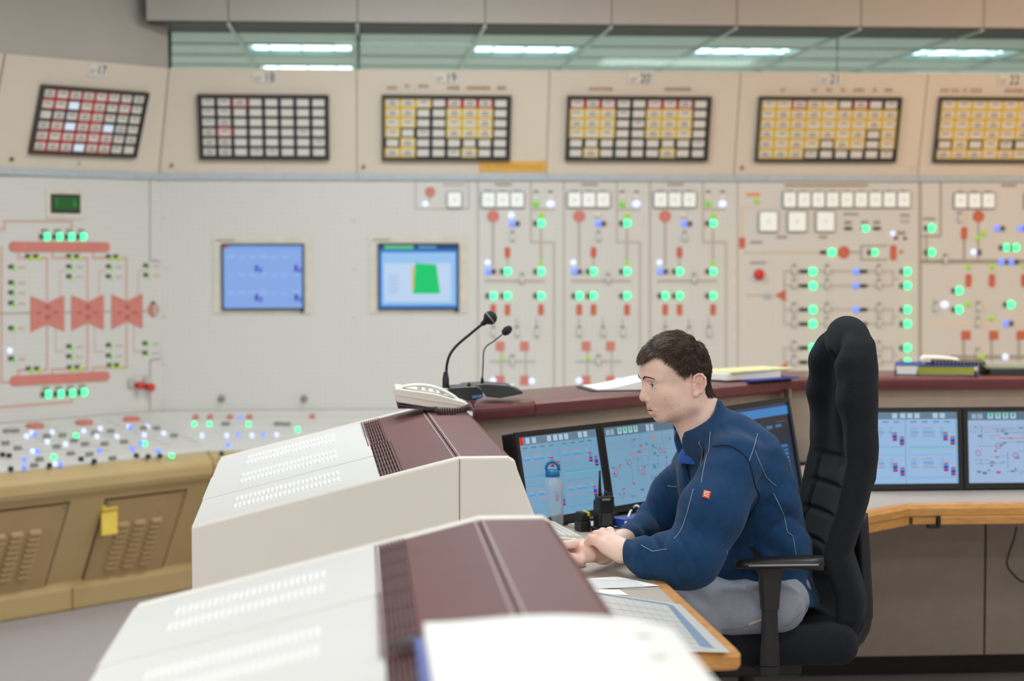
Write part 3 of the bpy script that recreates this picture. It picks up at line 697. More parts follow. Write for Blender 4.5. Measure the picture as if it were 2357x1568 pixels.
for x, y in ((107, 1012), (143, 1010), (218, 1004), (254, 1000), (330, 993), (360, 993), (12, 1028), (130, 1036), (162, 1052), (205, 1054), (258, 1063), (285, 1025), (240, 1030), (170, 1022), (35, 1000), (15, 1000), (520, 983), (640, 983), (660, 984), (400, 1010), (78, 1080), (40, 1040), (90, 1066), (195, 1030)): dlamp(x, y, 'mgrey', 24, 5, 'selector_switch')
# printed lines on the desk panels
qs = []
for k in range(9):
    v = -.06 - .065 * k
    qs.append((R4(-2.3, v, -.12 + .02 * k, v + .006), C(188, 188, 184)))
for k in range(12): qs.append((R4(-2.1 + .17 * k, -.55, -2.095 + .17 * k, -.05), C(184, 186, 184)))
cmesh('mimic_lines', qs, FDL, M['print'], dl, z=.0086, step=.00002)
qs = [(R4(XC + .25, -.12 - .12 * k, 4.6, -.114 - .12 * k), C(190, 190, 186)) for k in range(4)]
cmesh('mimic_lines', qs, FDB, M['print'], db, z=.0086, step=.00002)
build('panel_joint', MB().box(-.012, .0, -Ls, 0, .008, .0088, FDL @ Matrix.Rotation(0.0, 4, 'Z')), M['mgrey'], dl)
# louvred access panels on the sloping front
oa, za, ob, zb = .69, .505, .505, .115
FAc = frame(onL(0, ob, zb), D45, tuple(N45 * (oa - ob) + Vector((0, 0, za - zb))))
louv = MB()
for k in range(7):
    a = math.pi * k / 6
rings = []
for x, sc_ in ((-.031, .35), (-.026, 1), (.026, 1), (.031, .35)):
    rings.append([(x, -.012 * sc_, 0), (x, -.013 * sc_, .009 * sc_), (x, -.007 * sc_, .016 * sc_), (x, .004 * sc_, .013 * sc_), (x, .013 * sc_, 0)])
louv.loft(rings); lme = louv.mesh('louvre', M['tan2'])
scr = MB().lathe([(.008, 0), (.008, .004), (.005, .006), (0, .006)], 10).mesh('screw', M['mgrey'])
for q, rows_ in ((((240, 1150), (425, 1135), (360, 1335), (190, 1360)), ((280, 1205), (318, 1200), (355, 1196), (252, 1300), (290, 1298), (330, 1292))),
                 (((-40, 1180), (147, 1165), (100, 1370), (-90, 1400)), ((-5, 1233), (32, 1229), (74, 1226), (-32, 1333), (10, 1331), (52, 1326)))):
    P = [hit(FAc, *p) for p in q]
    u0 = (P[0][0] + P[3][0]) / 2; u1 = (P[1][0] + P[2][0]) / 2; v1 = (P[0][1] + P[1][1]) / 2; v0 = (P[2][1] + P[3][1]) / 2
    Fp = FAc @ T((u0 + u1) / 2, (v0 + v1) / 2, 0); w, h = (u1 - u0) / 2, (v1 - v0) / 2
    build('panel_recess', MB().box(-w - .012, w + .012, -h - .012, h + .012, -.002, .0015, Fp), M['groove'], dl)
    ap = build('access_panel', MB().box(-w, w, -h, h, 0, .006, Fp), M['tan2'], dl, world=Fp)
    for (x, y) in ((-w + .012, -h + .012), (w - .012, -h + .012), (-w + .012, h - .012), (w - .012, h - .012)): inst('screw', scr, ap, Fp @ T(x, y, .006))
    A = [Vector(hit(FAc, *p)) for p in rows_]
    vt = sum(a.y for a in A[:3]) / 3; vb = sum(a.y for a in A[3:]) / 3
    for k in range(3):
        ux = (A[k].x + A[k + 3].x) / 2
        for r in range(9): inst('louvre', lme, ap, FAc @ T(ux, vt + (vb - vt) * r / 8, .006))
build('base_seam', MB().hexa([onL(.93, .5315, 0), onL(.926, .5315, 0), onL(.926, .5315, .10), onL(.93, .5315, .10)], N45 * .001), M['groove'], dl)
u, v = hit(FAc, 245, 1190)
yt = thing('door_tag', 'yellow plastic tag hooked on the tan access panel', 'tag', FAc @ Vector((u, v, .014)), math.pi / 4)
Fy = frame(FAc @ Vector((u, v, .014)), D45, (0, 0, 1))
build('card', MB().box(-.042, .042, -.070, .030, 0, .012, Fy), mat('yellow_plastic', (240, 214, 96), 0.5), yt, bev=.003)
build('clip', MB().box(-.042, .042, .034, .068, -.004, .016, Fy), mat('yellow_clip', (226, 198, 84), 0.5), yt, bev=.004)
build('marker', MB().box(-.03, .018, .030, .038, .008, .0135, Fy), mat('olive_marker', (150, 150, 40), 0.5), yt)
# ================================================================== vented back consoles
AL = math.atan(120.0 / FPX); MA = RZ(AL)
def A(x, y, z): return MA @ Vector((x, y, z))
M['jointp'] = mat('joint_pale', (186, 170, 168), .5)
def console(name, label, Mx, ridge, y0, y1, ncov, flange_far):
    r = ridge; xl, zl, zr, xr = r - .626, .915, 1.07, r + .138
    th = math.atan2(zr - zl, r - xl); L = math.hypot(zr - zl, r - xl)
    def Q(x, y, z): return Mx @ Vector((x, y, z))
    root = thing(name, label, 'console', Q(r - .2, (y0 + y1) / 2, 0), 0, 'vented control consoles')
    def prof_(i):                                     # outline lowered by i
        return [(xl + i, 0.0), (xl + i, zl - i), (r, zr - i), (xr - .02, zr - i), (xr - .006 - i * .5, zr - .008 - i), (xr - i * .3, zr - .03 - i), (xr + .043 - i, .926), (xr + .085 - i, .735), (xr + .03, .70), (xr + .03, 0)]
    def slab(i, a, b): return MB().loft([[Q(x, a, z) for x, z in prof_(i)], [Q(x, b, z) for x, z in prof_(i)]])
    build('body', slab(.016, y0 + .03, y1 - .03), M['console'], root)
    for a, b in ((y0, y0 + .035), (y1 - .035, y1)):
        build('end_panel', slab(0, a, b), M['console'], root, bev=.006, seg=3)
    ys = y0 - .0012
    build('panel_seam', MB().box(r - .001, r + .0015, ys, y0 + .002, .05, zr - .004, Mx), M['seam'], root)
    # sloped covers with slots
    Fs = Mx @ frame((xl, 0, zl - .014), (math.cos(th), 0, math.sin(th)), (0, 1, 0))
    ug0, ug1 = L - .186, L - .126
    step = (y1 - y0 - .07) / ncov
    sl_ = MB().prism(rrect(.0062, .062, .003, 3), 0, .0035).mesh('vent_slot', M['slot'])
    for k in range(ncov):
        a = y0 + .035 + step * k
        cv = build('cover', MB().box(.0, ug0 - .002, a + .001, a + step - .001, .0, .009 + .003 * (k % 2), Fs), M['cover'], root, world=Fs @ T(0, a, 0), bev=.002)
        for row in range(2):
            for c in range(24): inst('vent_slot', sl_, cv, Fs @ T(.10 + .0112 * c, a + step * (.36 if row == 0 else .64), .009 + .003 * (k % 2)))
    # dark grilles
    nsec = 2
    for k in range(nsec):
        a = y0 + .035 + (y1 - y0 - .07) * k / nsec; b = a + (y1 - y0 - .07) / nsec; dx = -.012 * k
        g = build('grille', MB().box(ug0 + dx, ug1 + dx, a + .002, b - .002, .002, .006, Fs), M['vent'], root, world=Fs @ T(ug0, a, 0))
        for q in range(8):
            build('slat', MB().box(ug0 + dx + .003 + .0073 * q, ug0 + dx + .0065 + .0073 * q, a + .002, b - .002, .006, .013, Fs), M['mahog'], g)
        for q in range(7):
            build('cross_bar', MB().box(ug0 + dx, ug1 + dx, a + (b - a) * (q + .5) / 7 - .002, a + (b - a) * (q + .5) / 7 + .002, .005, .009, Fs), M['vent'], g)
    tp = MB().box(ug1 - .014, L, y0 + .035, y1 - .035, 0, .010, Fs); build('slope_top', tp, M['mahog'], root, world=Fs, bev=.002)
    Ft = Mx @ frame((r, 0, zr - .014), (1, 0, 0), (0, 1, 0))
    fl = [(0, 0), (.118, 0), (.130, -.006), (.1385, -.03), (.176, -.136), (.168, -.138), (.122, -.012), (0, -.012)]
    build('flat_top', MB().loft([[Ft @ Vector((x, y0 + .035, z + .010)) for x, z in fl], [Ft @ Vector((x, y1 - .035, z + .010)) for x, z in fl]]), M['mahog'], root, world=Ft)
    for q in (-.008, .005): build('joint_strip', MB().box(q, q + .0022, y0 + .035, y1 - .035, .010, .0112, Ft if q > 0 else Fs @ T(L, 0, 0)), M['jointp'], root)
    return root
cA = console('control_console', 'pale console with white slotted covers and mahogany top, carrying the telephone', MA, .353, 4.58, 6.10, 3, True)
cB = console('control_console', 'blurred pale console with mahogany top in the foreground, nearest the camera', Matrix.Identity(4), .216, 1.55, 3.60, 4, True)
sc_o = MB().lathe([(.016, 0), (.016, .003), (.013, .004), (.012, .0025), (0, .0025)], 20)
rb = .216; Fs_ = frame((rb - .155, 2.58, 1.07 - .155 * .2476 + .012), (.9707, 0, .2403), (0, 1, 0))
build('cap', MB().lathe([(.026, 0), (.026, .003), (.022, .004), (.020, .002), (0, .002)], 24, Fs_), M['vent'], cB)

# ================================================================== operator desk
ZD = .74
def swp(poly, prof, start=None):                      # sweep (offset, z) profile along a plan polyline (offset to its left)
    n = len(poly); P = [Vector(p).to_2d() if len(p) > 2 else Vector(p) for p in poly]; rings = []
    for i in range(n):
        d0 = (P[i] - P[i - 1]).normalized() if i > 0 else (P[1] - P[0]).normalized()
        d1 = (P[i + 1] - P[i]).normalized() if i < n - 1 else d0
        n0 = Vector((-d0.y, d0.x)); n1 = Vector((-d1.y, d1.x)); m = (n0 + n1); m = m / max(.2, m.dot(n0))
        if i == 0 and start: m = Vector(start)
        rings.append([(P[i].x + m.x * o, P[i].y + m.y * o, z) for o, z in prof])
    return MB().loft(rings)
def a2(x, y): p = A(x, y, 0); return (p.x, p.y)
CR = atZ(2095, 1162, ZD); YR = CR.y
E0 = [a2(.52, 3.9), a2(.852, 3.9), a2(.876, 3.907), a2(.886, 3.935), a2(.886, 5.16), (CR.x, YR), (4.6, YR)]
LED = [(.351, 6.08), (.928, 6.58), (1.67, 7.30), (4.6, 7.30)]
dk = thing('operator_desk', 'long angled operator desk with grey laminate top and oak edge', 'desk', (1.2, 5.6, 0))
top = [Vector(p) for p in E0[:1] + E0[1:]]
inn = [(E0[0][0], E0[0][1] + .038), a2(.848, 3.942), a2(.848, 5.175), (CR.x - .018, YR + .04), (4.6, YR + .042)]
poly = inn + [(4.6, 7.27), (1.69, 7.27), (.93, 6.55), a2(.555, 6.1), a2(.555, 4.0)]
build('desk_top', MB().prism(poly, ZD - .03, ZD - .001), M['desk'], dk)
build('oak_edge', swp(E0, [(0.04, ZD - .042), (.006, ZD - .042), (0, ZD - .036), (0, ZD - .014), (.010, ZD - .002), (.016, ZD + .0005), (.04, ZD + .0005)]), M['wood'], dk, bev=.002)
XG = atZ(2168, 1165, ZD).x
build('apron', MB().box(CR.x + .01, XG - .004, YR + .006, YR + .04, ZD - .066, ZD - .034), M['wood'], dk, bev=.003)
build('tray_front', MB().box(XG + .004, 4.6, YR - .006, YR + .04, ZD - .066, ZD - .038), M['wood'], dk, bev=.004)
build('tray_hook', MB().box(XG - .03, XG + .006, YR, YR + .03, ZD - .078, ZD - .066).box(XG - .002, XG + .006, YR - .008, YR + .03, ZD - .07, ZD - .036), M['black'], dk)
dgm = [E0[4], E0[5]]
build('apron', swp([E0[4], E0[5]], [(.04, ZD - .066), (.004, ZD - .066), (.004, ZD - .034), (.04, ZD - .034)]), M['wood'], dk)
YP = atZ(2200, 1508, .08).y; XS = atY(2268, 1300, YP).x
for (x0, x1) in ((1.45, XS - .004), (XS + .004, 4.6)):
    build('modesty_panel', MB().box(x0, x1, YP, YP + .03, .08, ZD - .03), M['riser'], dk)
build('panel_gap', MB().box(XS - .004, XS + .004, YP + .015, YP + .025, .08, ZD - .03), M['black'], dk)
build('kick_board', MB().box(.6, 4.6, YP + .05, YP + .08, 0, .10), M['black'], dk)
build('modesty_panel', swp([(.45, 6.12), (.93, 6.52), (1.47, YP)], [(0, .08), (.03, .08), (.03, ZD - .03), (0, ZD - .03)]), M['riser'], dk)
build('end_leg', MB().box(.60, .82, 3.99, 4.03, 0, ZD - .03, MA), M['riser'], dk)
# raised back of the desk with the mahogany ledge
rs = thing('desk_ledge', 'mahogany ledge on a beige riser behind the monitors', 'ledge', (1.4, 7.0, ZD))
build('riser', swp(LED, [(.06, ZD), (.09, ZD), (.09, 1.03), (.06, 1.03)]), M['riser'], rs)
build('back_board', swp(LED, [(.34, 0), (.36, 0), (.36, 1.03), (.34, 1.03)], (.10, 1.0)), M['console'], rs)
bn = [(.012, 1.018), (.002, 1.026), (0, 1.044), (.002, 1.058), (.012, 1.068), (.03, 1.07), (.37, 1.07), (.37, 1.018)]
for seg_, st_ in (([LED[0], (.56, 6.08 + (.56 - .351) * (.5 / .577))], (.10, 1.0)), ([(.563, 6.2633), LED[1], LED[2], LED[3]], None)):
    build('ledge_board', swp(seg_, bn, st_), M['mahogl'], rs, auto=.6)
build('seam_strip', MB().box(1.60, 1.606, 7.2, 7.3, ZD, 1.03), M['seam'], rs)

# ================================================================== monitors
def ui_cols(seed, tint=(150, 186, 214)):
    r = random.Random(seed); t = tint; q = [(R4(0, 0, 1, 1), t), (R4(0, .9, 1, 1), (104, 128, 148))]
    q.append((R4(0, .905, .06, 1), (206, 40, 40)))
    for x in (.09, .17, .36, .44, .51, .58, .76, .83): q.append((R4(x, .915, x + .05, .985), (170, 200, 222)));
    for c in (0, .5):
        q.append((R4(c + .485, 0, c + .49, .9), (110, 140, 165)))
        for k in range(4): q.append((R4(c + .04 + .11 * k, .855, c + .1 + .11 * k, .872), (100, 124, 146)))
        for b in (.60, .17):
            for k, x in enumerate((.04, .16, .33)):
                w = (.08, .13, .04)[k]
                for j, cl in enumerate(((200, 130, 150), (100, 190, 210), (100, 130, 220), (140, 160, 190), (160, 150, 160))):
                    q.append((R4(c + x, b + .17 - .03 * j, c + x + w * r.uniform(.6, 1), b + .185 - .03 * j), cl))
            for k, (x, y) in enumerate(((.36, .0), (.43, -.06))):
                for j, cl in enumerate(((206, 40, 60), (30, 170, 190), (30, 80, 210), (60, 50, 190), (200, 80, 110), (90, 44, 40))):
                    q.append((R4(c + x, b + y + .10 - .02 * j, c + x + .045, b + y + .12 - .02 * j), cl))
            q.append((R4(c + .02, b - .09, c + .47, b - .085), (90, 130, 200))); q.append((R4(c + .02, b - .2, c + .47, b - .196), (96, 140, 170)))
    q.append((R4(.52, .49, .96, .50), (90, 200, 160)))
    return q
def ui_schem(seed, tint=(150, 184, 208)):
    r = random.Random(seed); q = [(R4(0, 0, 1, 1), tint), (R4(0, .88, 1, 1), (92, 116, 138))]
    for x in (.04, .1): q.append((R4(x, .9, x + .05, .97), (150, 170, 190)))
    for k in range(4): q.append((R4(.2 + .075 * k, .9, .255 + .075 * k, .98), (170, 200, 222))); q.append((R4(.215 + .075 * k, .925, .24 + .075 * k, .975), (30, 190, 90)))
    for x in (.6, .66): q.append((R4(x, .89, x + .045, .98), (170, 190, 210)))
    for k in range(22):
        x, y = r.uniform(.05, .9), r.uniform(.08, .78)
        if r.random() < .5: q.append((R4(x, y, x + r.uniform(.05, .3), y + .006), (104, 132, 160)))
        else: q.append((R4(x, y, x + .006, y + r.uniform(.05, .25)), (104, 132, 160)))
    for k in range(46):
        x, y = r.uniform(.04, .92), r.uniform(.06, .8); c = r.choice([(60, 130, 150), (60, 130, 150), (120, 140, 160), (170, 90, 120), (96, 120, 150)])
        q.append((R4(x, y, x + r.uniform(.015, .05), y + r.uniform(.012, .035)), c))
    for (x, y) in ((.1, .42), (.47, .38), (.76, .62), (.83, .4), (.3, .52)):
        q.append(([(x + .03 * math.cos(a), y + .045 * math.sin(a)) for a in [k * math.pi / 4 for k in range(8)]], (160, 110, 140)))
        q.append(([(x + .02 * math.cos(a), y + .032 * math.sin(a)) for a in [k * math.pi / 4 for k in range(8)]], tint))
    q.append((R4(.68, .78, .72, .82), (220, 130, 50))); q.append((R4(.3, .62, .55, .632), (196, 110, 120)))
    for k in range(6): q.append((R4(.02, .70 + .02 * k, .95, .7 + .02 * k + .004), (124, 152, 178)))
    return q
def ui_dark(seed):
    r = random.Random(seed); q = [(R4(0, 0, 1, 1), (16, 26, 44)), (R4(0, .87, 1, .965), (44, 124, 190)), (R4(0, .965, 1, 1), (30, 50, 90))]
    for k in range(26):
        x, y = r.uniform(.03, .9), r.uniform(.05, .8); q.append((R4(x, y, x + r.uniform(.03, .2), y + .012), r.choice([(30, 70, 110), (24, 50, 84), (40, 110, 150)])))
    for k in range(7): q.append((R4(.66, .24 + .045 * k, .9, .27 + .045 * k), (40, 110, 170)))
    for k in range(4): q.append((R4(.3 + .15 * k, .74, .4 + .15 * k, .77), (50, 110, 150)))
    q.append((R4(.6, .45, .62, .75), (50, 90, 130)))
    return q
def monitor(label, bl, u, tilt, w, h, quads, tint_label):
    u = Vector(u).normalized(); n0 = Vector((u.y, -u.x, 0))
    v = Vector((0, 0, 1)) * math.cos(tilt) - n0 * math.sin(tilt)
    c = Vector(bl) + u * (w / 2)
    F = frame(c, u, v)
    base = c - n0 * .09; base.z = ZD
    t = thing('monitor', label, 'monitor', base, math.atan2(u.y, u.x), 'desk monitors')
    t0 = build('housing', MB().box(-w / 2, w / 2, 0, h, -.048, 0, F).box(-w * .3, w * .3, h * .15, h * .8, -.075, -.048, F), M['black'], t, bev=.005, world=F)
    b = .016
    fr_ = MB()
    for (x0, x1, y0, y1) in ((-w / 2, w / 2, 0, b + .004), (-w / 2, w / 2, h - b, h), (-w / 2, -w / 2 + b, b, h - b), (w / 2 - b, w / 2, b, h - b)): fr_.box(x0, x1, y0, y1, 0, .006, F)
    build('bezel', fr_, M['black'], t, world=F)
    ww, hh = w - 2 * b, h - 2 * b - .004
    cmesh('screen', [([(-ww / 2 + p[0] * ww, b + .004 + p[1] * hh) for p in poly], C(*col)) for poly, col in quads], F, M['screen'], t, tint_label, z=.001, step=.00002)
    build('neck', MB().box(-.03, .03, -.06, h * .4, -.10, -.07, F), M['black'], t, bev=.004)
    build('foot', MB().prism(rrect(.22, .16, .03), ZD - .0005, ZD + .012, T(base.x, base.y, 0) @ RZ(math.atan2(u.y, u.x)) @ T(0, .0, 0)), M['black'], t, bev=.003)
    return t
q45 = (.568, .57, 0); dn = Vector((.57, -.568, 0)).normalized() * .055
m1 = Vector((.437, 5.65, ZD + .012)) + dn; un = Vector(q45).normalized()
monitor('angled monitor with two-column blue display behind the water bottle', m1, q45, math.radians(10.5), .40, .278, ui_cols(1, (116, 162, 192)), 'light blue two-column display')
monitor('angled monitor with blue process diagram beside the seated man\'s chest', m1 + un * .402, q45, math.radians(10.5), .40, .278, ui_schem(2, (122, 162, 190)), 'pale blue process diagram')
u3 = Vector((.285, .364, 0)).normalized(); m3 = Vector((1.375, 6.2, ZD + .025)) - u3 * .46 + Vector((u3.y, -u3.x, 0)) * .055
monitor('larger angled monitor with dark navy display behind the man\'s back', m3, u3, math.radians(10.5), .46, .322, ui_dark(3), 'dark navy display')
M4 = atZ(2218, 1126, ZD + .004); X4 = M4.x; Y4 = M4.y
monitor('monitor with pale two-column display, right beside the chair back', (X4 - .385, Y4, ZD + .004), (1, .0, 0), math.radians(6), .383, .278, ui_cols(4, (150, 186, 224)), 'pale two-column display')
monitor('rightmost monitor showing a process diagram with green status squares', (X4 + .002, Y4, ZD + .004), (1, 0, 0), math.radians(6), .383, .278, ui_schem(8, (160, 184, 218)), 'pale process diagram')
# ================================================================== props
def smooth_path(pts, k=6):
    P = [Vector(p) for p in pts]; out = []
    for i in range(len(P) - 1):
        p0 = P[max(i - 1, 0)]; p1 = P[i]; p2 = P[i + 1]; p3 = P[min(i + 2, len(P) - 1)]
        for j in range(k):
            t = j / k
            out.append(.5 * ((2 * p1) + (p2 - p0) * t + (2 * p0 - 5 * p1 + 4 * p2 - p3) * t * t + (3 * p1 - p0 - 3 * p2 + p3) * t ** 3))
    return out + [P[-1]]
M['ivory'] = mat('ivory_plastic', (238, 234, 224), 0.35, var=0.02)
M['ivory2'] = mat('ivory_plastic_shade', (222, 214, 204), 0.4, var=0.02)
M['cord'] = mat('cord_brown', (86, 66, 74), 0.45)
M['foam'] = mat('foam_black', (40, 46, 50), 0.95, var=0.3, scale=400, bump=0.8, bscale=700)
M['blackmetal'] = mat('black_metal', (24, 26, 28), 0.35, metal=0.3)
M['bluecap'] = mat('blue_cap', (22, 110, 160), 0.35)
M['yellow'] = mat('yellow_plastic_part', (232, 208, 40), 0.4)
M['bluefold'] = mat('folder_blue', (44, 72, 160), 0.5)
M['greenpad'] = mat('pad_yellow_green', (224, 226, 176), 0.7)
M['olive'] = mat('page_edge_olive', (176, 182, 70), 0.7, var=0.2, scale=60, stretch=(1, 1, 40))
M['pinkspiral'] = mat('spiral_pink', (214, 128, 110), 0.5)
# --- telephone
YT = 5.86
def tx(px, py, Y=YT): p = atY(px, py, Y); return p
ph = thing('telephone', 'ivory corded desk telephone on the console end', 'telephone', atY(995, 944, YT))
pr = [(909, 897), (914, 894), (1000, 906), (1068, 925), (1083, 934), (1080, 941), (1040, 941), (985, 938), (916, 927), (910, 922)]
build('body', MB().loft([[tx(x, y, YT) for x, y in pr], [tx(x, y, YT) + Vector((0, .19, 0)) for x, y in pr]]), M['ivory'], ph, bev=.004, seg=3)
pr2 = [(912, 908), (1075, 935), (1078, 937), (912, 911)]
build('trim_line', MB().loft([[tx(x, y, YT - .001) for x, y in pr2], [tx(x, y, YT + .001) for x, y in pr2]]), M['ivory2'], ph)
path = smooth_path([(911, 900), (916, 891), (935, 885.5), (965, 883), (1000, 888), (1035, 903), (1056, 918), (1066, 931)], 4)
rings = []
for i, p in enumerate(path if False else path):
    pass
pts2 = smooth_path([Vector((x, y, 0)) for x, y in ((910, 901), (917, 891), (935, 885.5), (965, 883), (1000, 888), (1035, 903), (1054, 916), (1066, 930))], 4)
n_ = len(pts2); rings = []
for i, p in enumerate(pts2):
    t = (pts2[min(i + 1, n_ - 1)] - pts2[max(i - 1, 0)]).normalized(); nn = Vector((-t.y, t.x, 0))
    f = i / (n_ - 1); th_ = 5.0 + 5 * max(0, 1 - f * 5) + 4.5 * max(0, (f - .8) * 5)
    wv = .024 + .004 * (abs(f - .5) * 2) ** 2; c = p + nn * th_ * .6
    ring = []
    for (a, b) in ((-1, -.6), (-.6, -1), (.6, -1), (1, -.6), (1, .6), (.6, 1), (-.6, 1), (-1, .6)):
        q = c + nn * th_ * b * .62; ring.append(atY(q.x, q.y, YT + .036) + Vector((0, a * wv, 0)))
    rings.append(ring)
build('handset', MB().loft(rings), M['ivory'], ph, smooth=True, bev=0)
kb = [atY(956, 906, YT + .08), atY(1030, 919, YT + .08), atY(1030, 919, YT + .08) + Vector((0, .095, 0)), atY(956, 906, YT + .08) + Vector((0, .095, 0))]
build('keypad', MB().hexa(kb, (0, 0, .012)), M['ivory'], ph, bev=.002)
for r in range(4):
    for c in range(4):
        p = kb[0] + (kb[1] - kb[0]) * ((r + .6) / 4.3) + Vector((0, .014 + .022 * c, .012))
        build('key', MB().box(p.x - .006, p.x + .006, p.y - .006, p.y + .006, p.z - .003, p.z + .0045), M['mgrey'], ph, bev=.0015)
for (a, b, c) in (((914, 934), (990, 945), .0), ((916, 941), (1000, 946), .0)):
    q = [atY(a[0], a[1], YT), atY(b[0], b[1] - 3, YT), atY(b[0], b[1] - 3, YT) + Vector((0, .16, 0)), atY(a[0], a[1], YT) + Vector((0, .16, 0))]
    build('foot_plate', MB().hexa(q, (0, 0, .004)), M['cord'], ph)
cc = smooth_path([atY(1080, 936, YT - .03), atY(1066, 942, YT - .05), atY(1040, 948, YT - .06), atY(1015, 948, YT - .06), atY(1002, 942, YT - .05)], 30)
hel = []
for i, p in enumerate(cc):
    a = i * .95; hel.append(p + Vector((0, math.cos(a) * .009, math.sin(a) * .009)))
hel2 = smooth_path(hel, 4)
build('coil_cord', MB().tube(hel2, .0022, 5), M['cord'], ph, smooth=True)
build('line_cord', MB().tube(smooth_path([atY(1062, 930, YT + .05), atY(1078, 926, YT + .06), atY(1086, 938, YT), atY(1090, 952, YT - .02), atY(1090, 972, YT - .02)], 5), .0028, 6), M['dgrey'], ph, smooth=True)
# --- gooseneck microphones
YM = 6.02
g1 = thing('microphone', 'black gooseneck microphone with round ball head, beside the telephone', 'microphone', atY(1070, 922, YM + .05))
bp = [(1034, 893), (1095, 890), (1110, 897), (1113, 915), (1095, 921), (1034, 921)]
build('base', MB().loft([[atY(x, y, YM - .06) for x, y in bp], [atY(x, y, YM - .06) + Vector((0, .13, 0)) for x, y in bp]]), M['black'], g1, bev=.004)
build('label_patch', MB().hexa([atY(1087, 918, YM - .061), atY(1112, 914, YM - .061), atY(1112, 908, YM - .061), atY(1087, 911, YM - .061)], (0, -.0008, 0)), mat('patch_blue', (70, 120, 180), .5), g1)
build('talk_key', MB().lathe([(.0065, 0), (.005, .012), (.001, .017)], 10, T(*atY(1080, 892, YM - .03))), M['black'], g1, smooth=True)
build('collar', MB().lathe([(.0105, 0), (.0105, .030), (.009, .032), (.009, .038), (.0075, .040), (.0075, .046), (.006, .05)], 16, T(*atY(1026, 893, YM))), M['blackmetal'], g1, auto=.7)
st1 = smooth_path([atY(1027, 862, YM), atY(1029, 838, YM), atY(1036, 816, YM), atY(1052, 795, YM), atY(1080, 771, YM), atY(1108, 748, YM)], 6)
build('gooseneck', MB().tube(st1, .0042, 10), M['blackmetal'], g1, smooth=True)
hd = atY(1128, 732, YM); ax = (hd - st1[-1]).normalized()
Hm = frame(hd, ax.cross(Vector((0, 1, 0))), Vector((0, 1, 0)).cross(ax) if False else Vector((0, 1, 0)))
Hm = Matrix.Translation(hd) @ ax.to_track_quat('Z', 'Y').to_matrix().to_4x4()
build('head_grille', MB().lathe([(.0, -.018), (.012, -.0165), (.019, -.010), (.0222, -.001), (.0222, .001), (.019, .0115), (.012, .0185), (0, .0222)], 20, Hm), M['foam'], g1, smooth=True)
build('head_ring', MB().lathe([(.0228, -.002), (.0234, -.001), (.0234, .001), (.0228, .002)], 24, Hm), M['mgrey'], g1, smooth=True)
build('head_neck', MB().lathe([(.006, -.034), (.0075, -.028), (.010, -.019), (.013, -.013)], 16, Hm), M['blackmetal'], g1, smooth=True)
YN = 6.26
g2 = thing('microphone', 'slim black paging microphone with oval head and wide grey button base', 'microphone', atY(1145, 912, YN + .05))
bp = [(1062, 888), (1120, 884), (1172, 888), (1204, 902), (1203, 907), (1150, 917), (1120, 914), (1110, 900)]
build('base', MB().loft([[atY(x, y, YN - .05) for x, y in bp], [atY(x, y, YN - .05) + Vector((0, .13, 0)) for x, y in bp]]), M['dgrey'], g2, bev=.003)
for k in range(5):
    p = atY(1125 + 14 * k, 889.5 + 2.2 * k, YN + .0); build('button', MB().box(p.x - .005, p.x + .005, p.y - .006, p.y + .006, p.z - .004, p.z + .003), M['mgrey'], g2)
p = atY(1100, 886, YN + .02); build('paper_label', MB().box(p.x - .026, p.x + .012, p.y - .02, p.y + .02, p.z, p.z + .003), M['paper'], g2)
p = atY(1180, 889, YN + .02); build('button', MB().box(p.x - .008, p.x + .006, p.y - .01, p.y + .01, p.z, p.z + .006), M['paper'], g2)
build('collar', MB().lathe([(.0055, 0), (.0050, .012), (.003, .02)], 12, T(*atY(1110, 882, YN))), M['blackmetal'], g2, smooth=True)
st2 = smooth_path([atY(1110, 872, YN), atY(1112, 840, YN), atY(1113, 812, YN), atY(1120, 797, YN), atY(1136, 786, YN), atY(1156, 770, YN)], 6)
build('gooseneck', MB().tube(st2, .0022, 8), M['blackmetal'], g2, smooth=True)
hd = atY(1167, 761, YN); ax = (hd - st2[-1]).normalized(); Hm = Matrix.Translation(hd) @ ax.to_track_quat('Z', 'Y').to_matrix().to_4x4()
build('foam_head', MB().lathe([(.003, -.019), (.010, -.015), (.0138, -.004), (.0132, .006), (.008, .016), (0, .0195)], 16, Hm), M['foam'], g2, smooth=True)
# --- papers and binders on the ledge
ZL = 1.0705
def on(px, py, z): return atZ(px, py, z)
def sheaf(poly_px, z0, z1):
    P = [atZ(x, y, z0) for x, y in poly_px]
    return MB().add([(p.x, p.y, z0) for p in P] + [(p.x, p.y, z1) for p in P], [tuple(reversed(range(len(P)))), tuple(range(len(P), 2 * len(P)))] + [(i, (i + 1) % len(P), len(P) + (i + 1) % len(P), len(P) + i) for i in range(len(P))])
def sheafw(c, ang, w, d, z0, z1): return MB().box(-w / 2, w / 2, -d / 2, d / 2, z0, z1, T(c[0], c[1], 0) @ RZ(ang))
yb = Vector((.94, 6.75)); a_b = math.radians(41)
bk_ = thing('open_binder', 'white papers lying open on the ledge in front of the man\'s face', 'papers', (yb.x - .02, yb.y, ZL))
rg = []
for k in range(13):
    f = k / 12; x = -.13 + .26 * f; h = .004 + .034 * max(0, math.sin(min(1, f * 1.08) * math.pi * .5)) ** 2 - (.03 * max(0, f - .88) / .12)
    rg.append([(x, -.10, 0), (x, .10, 0), (x, .10, h), (x, -.10, h)])
Mb_ = T(yb.x - .02, yb.y, ZL + .004) @ RZ(math.radians(8))
build('page_block', MB().loft([[Mb_ @ Vector(p) for p in r] for r in rg]), M['paper'], bk_, auto=.9)
